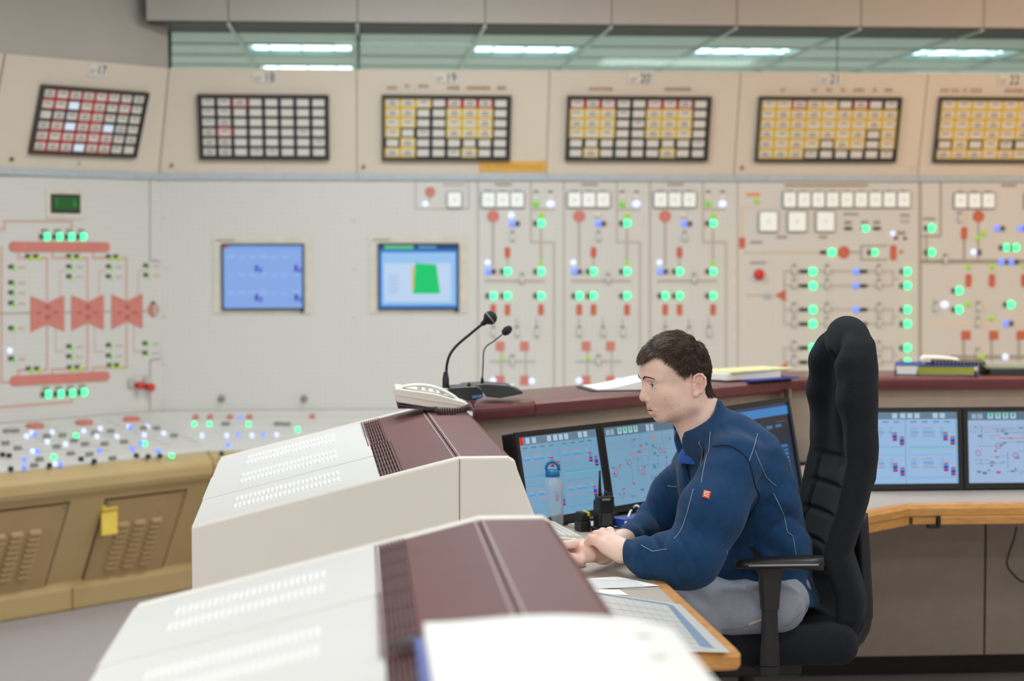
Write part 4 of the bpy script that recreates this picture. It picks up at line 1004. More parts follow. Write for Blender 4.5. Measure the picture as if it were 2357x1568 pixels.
build('cover', MB().box(-.15, .145, -.105, .105, ZL, ZL + .004, T(yb.x - .02, yb.y, 0) @ RZ(math.radians(8))), M['dgrey'], bk_)
for nm, lab, ct, ma, x0, x1, y, z0, h, ang, dd in (('folder', 'blue folder lying under the papers on the ledge, behind the man\'s head', 'folder', 'bluefold', 1700, 1850, 878, ZL, .006, 40, .14),
        ('paper_stack', 'stack of white sheets on the ledge, behind the man\'s collar', 'papers', 'paper', 1636, 1790, 874, ZL + .006, .024, 36, .2),
        ('note_pad', 'yellow-green note pad on top of the white sheets on the ledge', 'note pad', 'greenpad', 1650, 1840, 858, ZL + .031, .007, 38, .16)):
    a = on(x0, y, z0); b = on(x1, y - 6, z0); c = (a + b) / 2; L_ = (b.xy - a.xy).length
    build(nm, sheafw((c.x - .03, c.y + .05), math.radians(ang), L_ * .98, dd, z0, z0 + h), M[ma], label=lab, cat=ct, bev=.001)
c0 = atZ(2210, 872, ZL)
bd = thing('ring_binder', 'blue binder with yellow-green page edges on the ledge at the right', 'binder', (c0.x, 7.45, ZL))
Mr = T(c0.x - .0, 7.47, 0) @ RZ(math.radians(-16))
build('cover', MB().box(-.155, .155, -.125, .125, ZL, ZL + .003, Mr).box(-.155, .155, -.125, .125, ZL + .035, ZL + .038, Mr).box(-.158, -.155, -.125, .125, ZL, ZL + .038, Mr), M['bluefold'], bd)
build('page_block', MB().box(-.07, .14, -.12, .12, ZL + .003, ZL + .035, Mr), M['olive'], bd)
build('spine_label', MB().box(-.15, -.075, -.1265, -.12, ZL + .004, ZL + .034, Mr), M['paper'], bd)
nb = thing('spiral_notebook', 'black spiral notebook with a curled white cover on the blue binder', 'notebook', (c0.x + .03, 7.45, ZL + .039))
Mn = T(c0.x + .055, 7.47, ZL + .039) @ RZ(math.radians(-14))
build('page_block', MB().box(-.07, .13, -.085, .09, 0, .010, Mn), M['black'], nb, bev=.002)
for k in range(14): build('ring', MB().tube([Mn @ Vector((-.06 + .0135 * k, -.09 + .009 * math.cos(a), .007 + .009 * math.sin(a))) for a in [j * math.pi / 4 for j in range(9)]], .0012, 5, caps=False), M['lgrey'], nb, smooth=True)
cl = []
for k in range(10):
    a = math.pi * k / 9; cl.append((-.085 - .018 * math.sin(a) , .030 - .016 * math.cos(a) ))
rg = [[Mn @ Vector((x, y, z)) for y in (-.09, .09)] for x, z in cl]
pf = [(-.10, .004), (-.112, .012), (-.112, .022), (-.10, .031), (-.04, .030), (.03, .022), (.03, .0205), (-.04, .0275), (-.098, .0285), (-.109, .021), (-.109, .013), (-.10, .007)]
build('curled_cover', MB().loft([[Mn @ Vector((x, -.085, z - .004)) for x, z in pf], [Mn @ Vector((x, .09, z - .004)) for x, z in pf]]), M['paper'], nb, auto=1.0)
c1 = atZ(2345, 868, ZL)
build('folder', sheafw((c1.x + .09, 7.46), math.radians(-6), .30, .22, ZL, ZL + .022), mat('folder_dark_green', (58, 70, 60), .6), label='dark green folder on the ledge at the right picture edge', cat='folder', bev=.002)
build('leaflet', sheafw((c1.x + .06, 7.45), math.radians(-10), .26, .2, ZL + .0225, ZL + .03), mat('leaflet_sage', (146, 158, 140), .6), label='grey-green leaflet on top of the dark green folder', cat='leaflet', bev=.001)
# --- desk things
kp0 = atZ(1356, 1243, ZD + .012); kp1 = atZ(1236, 1178, ZD + .012)
kd = (kp1 - kp0); kd.z = 0; kd.normalize(); kn = Vector((-kd.y, kd.x, 0))
kF = frame(Vector((kp0.x, kp0.y, ZD)), kd, kn)
kbd = thing('keyboard', 'white computer keyboard beside the man\'s hands', 'keyboard', kF @ Vector((.22, .08, 0)))
pf = [(0, 0), (0, .008), (.012, .013), (.15, .030), (.165, .028), (.165, 0)]
build('case', MB().loft([[kF @ Vector((0, y, z)) for y, z in pf], [kF @ Vector((.45, y, z)) for y, z in pf]]), M['ivory'], kbd, bev=.003)
sl_k = math.atan2(.017, .138)
kk = MB().prism(rrect(.0165, .0165, .002, 2), 0, .006).mesh('key', M['ivory'])
for r in range(6):
    for c in range(21):
        inst('key', kk, kbd, kF @ T(.022 + .0195 * c + .004 * (r % 3), .026 + .0205 * r, .0135 + .0205 * r * .123 + .002) @ RX(sl_k))
mp = atZ(1299, 1304, ZD)
ms = thing('computer_mouse', 'ivory computer mouse under the man\'s right hand', 'mouse', (mp.x, mp.y, ZD))
def mouse(root, cx, cy, ang, mtl):
    rg = []; Mx = T(cx, cy, ZD) @ RZ(ang)
    for k in range(9):
        f = k / 8; x = -.055 + .11 * f; w = .030 * math.sqrt(max(.15, 1 - (2 * f - 1) ** 4)); h = .010 + .022 * math.sin(math.pi * (f * .85 + .08))
        rg.append([Mx @ Vector((x, y * w, z * h)) for y, z in ((-1, 0), (-1, .45), (-.75, .85), (0, 1), (.75, .85), (1, .45), (1, 0))])
    build('body', MB().loft(rg), mtl, root, smooth=True)
    build('wheel', MB().lathe([(.006, -.003), (.008, 0), (.006, .003)], 12, Mx @ T(-.03, 0, .021) @ RX(math.pi / 2)), M['dgrey'], root, smooth=True)
mouse(ms, mp.x, mp.y, math.radians(8), M['ivory'])
mq = atZ(1846, 1152, ZD); m2_ = thing('computer_mouse', 'black computer mouse behind the man\'s back, by the dark monitor', 'mouse', (mq.x, mq.y, ZD)); mouse(m2_, mq.x, mq.y, math.radians(30), M['black'])
# bottle
bo = atZ(1271, 1212, ZD); Mb = T(bo.x, bo.y, ZD)
bt = thing('water_bottle', 'clear water bottle with blue loop cap', 'bottle', (bo.x, bo.y, ZD))
m, nt, b = _new('bottle_plastic'); b.inputs['Base Color'].default_value = (.80, .86, .90, 1); b.inputs['Roughness'].default_value = .14
b.inputs['Transmission Weight'].default_value = 0.72; b.inputs['IOR'].default_value = 1.2; M['bottle'] = m
m, nt, b = _new('water'); b.inputs['Base Color'].default_value = (.93, .97, 1, 1); b.inputs['Roughness'].default_value = .0
b.inputs['Transmission Weight'].default_value = 1.0; b.inputs['IOR'].default_value = 1.2; M['water'] = m
build('flask', MB().lathe([(.0, .002), (.030, .0), (.0335, .006), (.0335, .118), (.031, .130), (.022, .146), (.020, .150), (.0185, .150), (.0205, .145), (.0295, .129), (.032, .117), (.032, .008), (.0, .006)], 32, Mb), M['bottle'], bt, smooth=True)
build('cap', MB().lathe([(.0, .148), (.0222, .148), (.0228, .152), (.0215, .164), (.017, .169), (0, .170)], 24, Mb), M['bluecap'], bt, auto=.8)
lp = [Mb @ Vector((.0195 * math.cos(a) * (1.0 if abs(math.cos(a)) < .95 else 1), 0, .166 + .026 * math.sin(a))) for a in [math.pi * k / 12 for k in range(13)]]
build('loop_handle', MB().tube(lp, .0045, 10), M['bluecap'], bt, smooth=True)
# stamp
sp_ = atZ(1341, 1222, ZD); sm = thing('self_inking_stamp', 'black self-inking stamp with yellow top stripe', 'stamp', (sp_.x, sp_.y, ZD)); Ms = T(sp_.x, sp_.y, ZD) @ RZ(math.radians(20))
build('housing', MB().box(-.017, .017, -.022, .022, 0, .030, Ms), M['black'], sm, bev=.003)
build('plunger', MB().box(-.015, .015, -.020, .020, .030, .056, Ms), M['black'], sm, bev=.005)
build('stripe', MB().box(.004, .0155, -.0205, .0205, .043, .0568, Ms), M['yellow'], sm, bev=.003)
# radio
rp = atZ(1391, 1224, ZD); rd = thing('two_way_radio', 'black two-way radio standing upright with short antenna', 'radio', (rp.x, rp.y, ZD)); Mr_ = T(rp.x, rp.y, ZD) @ RZ(math.radians(18))
build('body', MB().box(-.024, .024, -.018, .018, 0.004, .105, Mr_), M['black'], rd, bev=.005, seg=3)
build('battery', MB().box(-.022, .022, .018, .032, .006, .092, Mr_), M['black'], rd, bev=.004)
build('charger_cup', MB().box(-.034, .034, -.028, .04, 0, .014, Mr_), M['black'], rd, bev=.004)
build('antenna', MB().tube([Mr_ @ Vector((-.013, .004, z)) for z in (.104, .12, .15, .178)], [.0052, .0048, .0035, .003], 10), M['black'], rd, smooth=True)
build('knob', MB().lathe([(.0055, .104), (.0055, .116), (.004, .118)], 12, Mr_ @ T(.004, 0, 0)), M['black'], rd, auto=.7)
build('knob', MB().lathe([(.0048, .104), (.0048, .112), (.004, .113)], 12, Mr_ @ T(.017, 0, 0)), M['black'], rd, auto=.7)
build('speaker_grille', MB().box(-.017, .017, -.0192, -.0178, .02, .055, Mr_), M['dgrey'], rd)
build('screen_strip', MB().box(-.016, .010, -.0192, -.0178, .093, .099, Mr_), M['mgrey'], rd)
build('side_key', MB().box(.0238, .0262, -.006, .008, .05, .085, Mr_), M['dgrey'], rd, bev=.001)
# notebooks and binder right of the radio
q = atZ(1412, 1224, ZD); ang = math.radians(32)
rn = thing('spiral_notebook', 'spiral notebook with pink wire edge under the blue and white binder', 'notebook', (q.x, q.y, ZD)); Mq = T(q.x + .05, q.y + .09, ZD) @ RZ(ang)
build('page_block', MB().box(-.14, .14, -.10, .10, 0, .010, Mq), M['ivory2'], rn)
for k in range(24): build('ring', MB().tube([Mq @ Vector((-.135 + .0115 * k, -.10 + .008 * math.cos(a), .006 + .008 * math.sin(a))) for a in [j * math.pi / 4 for j in range(9)]], .0016, 5, caps=False), M['pinkspiral'], rn, smooth=True)
wb = thing('ring_binder', 'blue binder with lettered white spine lying on the desk behind the radio', 'binder', (q.x + .06, q.y + .1, ZD + .016)); Mw = T(q.x + .075, q.y + .115, ZD + .0155) @ RZ(ang)
build('cover', MB().box(-.12, .14, -.10, -.035, 0, .024, Mw), M['bluefold'], wb, bev=.002)
build('spine', MB().box(-.118, .138, -.1015, -.0995, .003, .019, Mw), M['paper'], wb)
cmesh('spine_lettering', [(R4(-.07 + .011 * k, .008, -.062 + .011 * k, .0145), C(90, 90, 96)) for k in range(8) if k != 4] + [(R4(.06 + .011 * k, .008, .068 + .011 * k, .0145), C(130, 130, 134)) for k in range(4)], Mw @ frame((0, -.1015, 0), (1, 0, 0), (0, 0, 1)), M['print'], wb)
build('cable', MB().tube(smooth_path([atZ(1446, 1190, ZD + .042), atY(1452, 1176, 5.95), atY(1464, 1164, 5.95), atY(1476, 1172, 5.92), atZ(1484, 1190, ZD + .042)], 6), .003, 6), M['paper'], label='white cable looped beside the man\'s chest', cat='cable', smooth=True)
# papers on the desk
M['chartp'] = mat('chart_paper', (206, 206, 204), .35, var=.02)
def sheet(name, label, cat, px, z, th_, quads=None, mt='paper'):
    P = [atZ(x, y, z) for x, y in px]; mb = MB(); n = len(P)
    o = thing(name, label, cat, P[0])
    mb.add([tuple(p) for p in P] + [(p.x, p.y, p.z + th_) for p in P], [tuple(reversed(range(n))), tuple(range(n, 2 * n))] + [(i, (i + 1) % n, n + (i + 1) % n, n + i) for i in range(n)])
    build('sheet', mb, M[mt], o)
    if quads:
        cmesh('print', [([tuple(atZ(x, y, z + th_).xy) for x, y in poly], C(*c)) for poly, c in quads], T(0, 0, z + th_), M['print'], o, z=.0002, step=.00002)
    return o
tl = []
for k in range(9):
    y = 1334 + 2.4 * k; a = 1352 - k * .5; tl.append(([(a, y), (1462 + 3.5 * k - (12 if k > 6 else 0), y + 1.4 - k * .15), (1462 + 3.5 * k, y + 2.2 - k * .15), (a, y + .9)], (206, 208, 212)))
sheet('paper_sheet', 'white printed sheet on the desk in front of the man\'s sleeve', 'paper', [(1342, 1334), (1420, 1328), (1462, 1337), (1517, 1349), (1440, 1353), (1340, 1358)], ZD + .001, .0012, tl)
sheet('paper_slip', 'small white slip under the printed sheet, beside the blue-bordered chart', 'paper', [(1352, 1357), (1425, 1358), (1447, 1371), (1360, 1366)], ZD, .0008)
grid = []
for k in range(9): grid.append(([(1375 + 20 * k, 1374 + 2.6 * k), (1376.2 + 20 * k, 1374 + 2.6 * k), (1430 + 24 * k, 1470 + 1 * k), (1428.8 + 24 * k, 1470 + 1 * k)], (182, 186, 190)))
for k in range(8): grid.append(([(1385 + 7 * k, 1385 + 13 * k), (1560 + 10 * k, 1410 + 12.2 * k), (1560 + 10 * k, 1410.8 + 12.2 * k), (1385 + 7 * k, 1385.9 + 13 * k)], (186, 190, 194)))
grid.append(([(1536, 1392), (1549, 1394), (1644, 1493), (1612, 1488)], (112, 138, 166)))
grid.append(([(1364, 1363.5), (1540, 1391), (1540, 1394), (1364, 1366)], (126, 146, 168)))
sheet('desk_chart', 'large gridded chart with blue border lying at the desk corner', 'chart', [(1356, 1361), (1566, 1392), (1680, 1503), (1420, 1496)], ZD + .0003, .0008, grid, 'chartp')
# foreground pad
fp = thing('open_notebook', 'blurred open white pad with blue cover in the foreground', 'notebook', (.235, 2.24, 1.07))
build('cover', MB().box(.066, .40, 1.7, 2.452, 1.071, 1.075), M['bluefold'], fp, bev=.002)
rg = []
for k in range(15):
    f = k / 14; x = .078 + .316 * f; h = .024 - .004 * math.cos(f * 6.28) - .012 * max(0, f - .85) / .15
    rg.append([(x, 1.71, 1.075), (x, 2.446, 1.075), (x, 2.446, 1.075 + h), (x, 1.71, 1.075 + h)])
build('page_block', MB().loft(rg), M['paper'], fp, auto=.6)
cmesh('print', [(R4(x, y, x + .018, y + .02), C(222, 224, 212)) for x in (.13, .20, .265, .33) for y in (2.32, 2.2)], T(0, 0, 1.0965), M['print'], fp, z=.001)
# cable under the right desk
build('cable', MB().tube(smooth_path([atY(x_, y_, YP - .12) for x_, y_ in ((2340, 1212), (2334, 1240), (2322, 1275), (2318, 1300), (2332, 1322), (2357, 1340), (2400, 1330), (2420, 1212))], 6), .0035, 6), M['black'], label='thin black cable hanging under the right desk', cat='cable', smooth=True)
# ================================================================== smooth solids (signed distance + surface nets)
def V3(p): return np.array([p[0], p[1], p[2]], np.float32)
def smin(a, b, k):
    h = np.clip(.5 + .5 * (b - a) / k, 0, 1); return b + (a - b) * h - k * h * (1 - h)
def smax(a, b, k): return -smin(-a, -b, k)
def cap(P, a, b, ra, rb=None):
    rb = ra if rb is None else rb; a = V3(a); b = V3(b); ba = b - a; pa = P - a
    h = np.clip(pa @ ba / max(1e-9, float(ba @ ba)), 0, 1)
    return np.linalg.norm(pa - h[:, None] * ba, axis=1) - (ra + (rb - ra) * h)
def chain(P, pts, k=.02):
    d = None
    for (a, ra), (b, rb) in zip(pts, pts[1:]):
        e = cap(P, a, b, ra, rb); d = e if d is None else smin(d, e, k)
    return d
def ell(P, c, r, R=None):
    q = P - V3(c)
    if R is not None: q = q @ R
    r = np.array(r, np.float32); k0 = np.linalg.norm(q / r, axis=1); k1 = np.linalg.norm(q / (r * r), axis=1) + 1e-9
    return k0 * (k0 - 1) / k1
def sph(P, c, r): return np.linalg.norm(P - V3(c), axis=1) - r
def rbox(P, c, h, r, R=None):
    q = P - V3(c)
    if R is not None: q = q @ R
    q = np.abs(q) - (np.array(h, np.float32) - r)
    return np.linalg.norm(np.maximum(q, 0), axis=1) + np.minimum(q.max(1), 0) - r
def rotY(a): c, s = math.cos(a), math.sin(a); return np.array([[c, 0, -s], [0, 1, 0], [s, 0, c]], np.float32)
def nets(f, lo, hi, h):
    lo = np.array(lo, float); n = [int(math.ceil((hi[i] - lo[i]) / h)) + 1 for i in range(3)]
    ax = [np.float32(lo[i] + h * np.arange(n[i])) for i in range(3)]
    Vv = np.empty(n, np.float32); ch = max(1, 400000 // (n[1] * n[2]))
    Yg, Zg = np.meshgrid(ax[1], ax[2], indexing='ij')
    for i0 in range(0, n[0], ch):
        xs = ax[0][i0:i0 + ch]; m = len(xs)
        P = np.empty((m, n[1], n[2], 3), np.float32); P[..., 0] = xs[:, None, None]; P[..., 1] = Yg; P[..., 2] = Zg
        Vv[i0:i0 + m] = f(P.reshape(-1, 3)).reshape(m, n[1], n[2])
    ins = Vv < 0
    cnt = np.zeros([k - 1 for k in n], np.int8)
    for dx in (0, 1):
        for dy in (0, 1):
            for dz in (0, 1): cnt += ins[dx:n[0] - 1 + dx, dy:n[1] - 1 + dy, dz:n[2] - 1 + dz]
    act = np.argwhere((cnt > 0) & (cnt < 8)); idx = -np.ones(cnt.shape, np.int64); idx[tuple(act.T)] = np.arange(len(act))
    acc = np.zeros((len(act), 3)); num = np.zeros(len(act))
    cor = [(0, 0, 0), (1, 0, 0), (0, 1, 0), (1, 1, 0), (0, 0, 1), (1, 0, 1), (0, 1, 1), (1, 1, 1)]
    cv = [Vv[act[:, 0] + c[0], act[:, 1] + c[1], act[:, 2] + c[2]] for c in cor]
    for a in range(8):
        for b in range(a + 1, 8):
            if sum(abs(cor[a][k] - cor[b][k]) for k in range(3)) != 1: continue
            s = (cv[a] < 0) != (cv[b] < 0); t = np.where(s, cv[a] / np.where(s, cv[a] - cv[b], 1), 0)
            p = np.array(cor[a]) + t[:, None] * (np.array(cor[b]) - np.array(cor[a])); acc += p * s[:, None]; num += s
    verts = lo + h * (act + acc / np.maximum(num, 1)[:, None])
    faces = []
    for d in range(3):
        e1, e2 = (d + 1) % 3, (d + 2) % 3
        sl0 = [slice(None)] * 3; sl1 = [slice(None)] * 3; sl0[d] = slice(0, n[d] - 1); sl1[d] = slice(1, n[d])
        A0, A1 = ins[tuple(sl0)], ins[tuple(sl1)]
        e = np.argwhere(A0 != A1); e = e[(e[:, e1] > 0) & (e[:, e2] > 0) & (e[:, e1] < n[e1] - 1) & (e[:, e2] < n[e2] - 1)]
        if not len(e): continue
        fl = A0[tuple(e.T)]
        def cell(o1, o2):
            c = e.copy(); c[:, e1] -= o1; c[:, e2] -= o2; return idx[tuple(c.T)]
        q = np.stack([cell(1, 1), cell(0, 1), cell(0, 0), cell(1, 0)], 1)
        q[~fl] = q[~fl][:, ::-1]; faces.append(q)
    return verts, np.concatenate(faces)
def sdf_mesh(name, parts, mtl, cols=None):
    vs = []; fs = []; o = 0
    for v, f in parts: vs.append(v); fs.append(f + o); o += len(v)
    v = np.concatenate(vs); f = np.concatenate(fs)
    me = bpy.data.meshes.new(name)
    me.vertices.add(len(v)); me.vertices.foreach_set('co', v.astype(np.float32).ravel())
    me.loops.add(len(f) * 4); me.loops.foreach_set('vertex_index', f.astype(np.int32).ravel())
    me.polygons.add(len(f)); me.polygons.foreach_set('loop_start', np.arange(0, len(f) * 4, 4, dtype=np.int32))
    me.polygons.foreach_set('use_smooth', np.ones(len(f), bool))
    me.update(calc_edges=True); me.validate()
    for m in (mtl if isinstance(mtl, (list, tuple)) else [mtl]): me.materials.append(m)
    if cols is not None:
        ca = me.color_attributes.new('Col', 'FLOAT_COLOR', 'POINT'); ca.data.foreach_set('color', cols.astype(np.float32).ravel())
    return me
def solid(name, f, lo, hi, h, mtl, parent=None, world=None, label=None):
    v, q = nets(f, lo, hi, h)
    w = world or Matrix.Translation((float(v[:, 0].mean()), float(v[:, 1].mean()), float(v[:, 2].mean())))
    iv = np.array(w.inverted()); v2 = v @ iv[:3, :3].T + iv[:3, 3]
    me = sdf_mesh(name, [(v2, q)], mtl); o = bpy.data.objects.new(name, me); wire(o, parent, w)
    if label: o['label'] = label
    return o

# ================================================================== office chair
M['fabric'] = mat('black_wool', (32, 36, 41), 0.95, var=0.5, scale=700, bump=0.6, bscale=900, spec=0.15, sheen=0.04)
CX, CY = 1.262, 5.135
chair = thing('office_chair', 'black high-backed swivel chair with headrest, under the seated man', 'office chair', (1.03, CY, 0))
zb_ = np.array([.50, .552, .606, .661, .77, .90, 1.015, 1.249, 1.33, 1.40]); bb_ = np.array([-.03, .015, .040, .040, .004, .044, .066, .066, .054, .04])
def backrest(P):
    z = P[:, 2]; c = CX + np.interp(z, zb_, bb_); y = P[:, 1] - CY
    w = np.interp(z, [.50, .60, .75, .95, 1.10, 1.22, 1.28, 1.315, 1.35], [.17, .215, .225, .222, .215, .212, .19, .165, .13])
    bow = -.22 * y * y / .2                                   # shell curves forward at the sides
    q = np.stack([(P[:, 0] - c - bow), y, z], 1)
    dx = np.abs(q[:, 0]) - .016; dy = np.abs(y) - (w - .022); dz = np.abs(z - .915) - (.395)
    d = np.stack([dx, dy, dz], 1); sl = np.linalg.norm(np.maximum(d, 0), axis=1) + np.minimum(d.max(1), 0) - .022
    out = sl
    for s in (-1, 1):                                         # upper side bolsters
        b = chain(P, [((CX + .045, CY + s * .165, .97), .020), ((CX + .028, CY + s * .172, 1.05), .032), ((CX + .012, CY + s * .168, 1.17), .042), ((CX + .012, CY + s * .150, 1.255), .040), ((CX + .03, CY + s * .11, 1.31), .03)], .03)
        out = smin(out, b, .03)
    # headrest roll
    hr = ell(P, (CX + .036, CY, 1.318), (.052, .135, .064)); out = smin(out, hr, .012)
    # padded waves on the lower front
    fr = np.clip((c - P[:, 0]) / .03, 0, 1)
    for zi in (1.000, .925, .850, .775, .70): out = out + .016 * fr * np.exp(-((z - zi) / .0075) ** 2) * np.clip(1 - (np.abs(y) / .185) ** 6, 0, 1) * .8
    out = out + .010 * fr * np.exp(-((np.abs(y) - .150) / .007) ** 2) * np.clip((1.0 - z) / .02, 0, 1)
    out = out - .008 * fr * np.clip((1.0 - z) / .05, 0, 1) * np.clip(1 - (np.abs(y) / .16) ** 4, 0, 1)
    # deep channel down the middle of the upper back
    ch = ell(P, (CX - .016, CY, 1.125), (.082, .078, .165)); out = smax(out, -ch, .012)
    return out
solid('backrest', backrest, (1.10, 4.86, .46), (1.42, 5.41, 1.42), .005, M['fabric'], chair)
def seat(P):
    d = rbox(P, (1.015, CY, .540), (.255, .245, .044), .040)
    y = (P[:, 1] - CY)
    d = d - .012 * np.clip(np.abs(y) / .24, 0, 1) ** 3 + .012 * np.exp(-((P[:, 0] - 1.0) / .16) ** 2 - (y / .15) ** 2) * (P[:, 2] > .55)
    return smin(d, cap(P, (1.21, CY - .16, .55), (1.21, CY + .16, .55), .045), .05)
solid('seat', seat, (.72, 4.84, .47), (1.32, 5.43, .65), .008, M['fabric'], chair)
build('seat_piping', MB().tube([(x, CY - .247 + .012 * ((x - 1.0) / .24) ** 4, .560) for x in [.80 + .04 * k for k in range(11)]], .0022, 6), M['dgrey'], chair, smooth=True)
build('seat_pan', MB().box(.80, 1.24, CY - .21, CY + .21, .485, .505), M['black'], chair, bev=.01)
for s in (-1, 1):
    ya = CY + s * .315
    pad = MB(); rg = []
    for k in range(13):
        f = k / 12; x = .935 + .225 * f; w = .036 * math.sqrt(max(.12, 1 - (2 * f - 1) ** 6)); zt = .770 + .004 * math.sin(f * 3.1); th_ = .010 + .008 * f
        rg.append([(x, ya + a * w, zt + b * th_) for a, b in ((-1, -.5), (-1, .2), (-.8, .8), (-.4, 1), (.4, 1), (.8, .8), (1, .2), (1, -.5), (.6, -1), (-.6, -1))])
    build('armrest_pad', pad.loft(rg), M['black'], chair, smooth=True)
    build('armrest_rim', MB().tube([(x, ya + s * .0365, .7715) for x in (.962, 1.0, 1.08, 1.14)], .0028, 6), M['mgrey'], chair, smooth=True)
    def post(ws, dd, zs): return MB().loft([[(1.024 + a * w, ya + b * dd, z) for a, b in ((-1, -.6), (-.7, -1), (.7, -1), (1, -.6), (1, .6), (.7, 1), (-.7, 1), (-1, .6))] for w, z in zip(ws, zs)])
    build('armrest_sleeve', post([.040, .029, .027, .024, .022], .015, [.760, .742, .72, .69, .655]), M['black'], chair, auto=.6)
    build('armrest_post', post([.019, .020, .024, .025], .011, [.658, .60, .56, .512]), M['black'], chair, auto=.6)
    build('armrest_bracket', MB().box(1.0, 1.05, min(ya, CY + s * .12), max(ya, CY + s * .12), .484, .512), M['black'], chair, bev=.004)
build('mechanism', MB().box(.93, 1.16, CY - .09, CY + .09, .43, .488), M['black'], chair, bev=.01)
build('back_spine', MB().tube(smooth_path([(1.12, CY, .47), (1.26, CY, .47), (1.345, CY, .54), (1.345, CY, .70), (1.335, CY, .85)], 4), .022, 10), M['black'], chair, smooth=True)
build('column', MB().lathe([(.032, .12), (.032, .30), (.024, .305), (.024, .44)], 18, T(1.03, CY, 0)), M['blackmetal'], chair, auto=.6)
for k in range(5):
    a = 2 * math.pi * k / 5 + .5; d = Vector((math.cos(a), math.sin(a), 0)); b = Vector((1.03, CY, 0))
    build('base_arm', MB().tube([b + d * .02 + Vector((0, 0, .13)), b + d * .16 + Vector((0, 0, .115)), b + d * .30 + Vector((0, 0, .09))], [.028, .024, .018], 10), M['black'], chair, smooth=True)
    build('caster', MB().lathe([(.012, -.024), (.026, -.022), (.028, 0), (.026, .022), (.012, .024)], 16, T(*(b + d * .30 + Vector((0, 0, .0285)))) @ RZ(a) @ RX(math.pi / 2)), M['black'], chair, smooth=True)
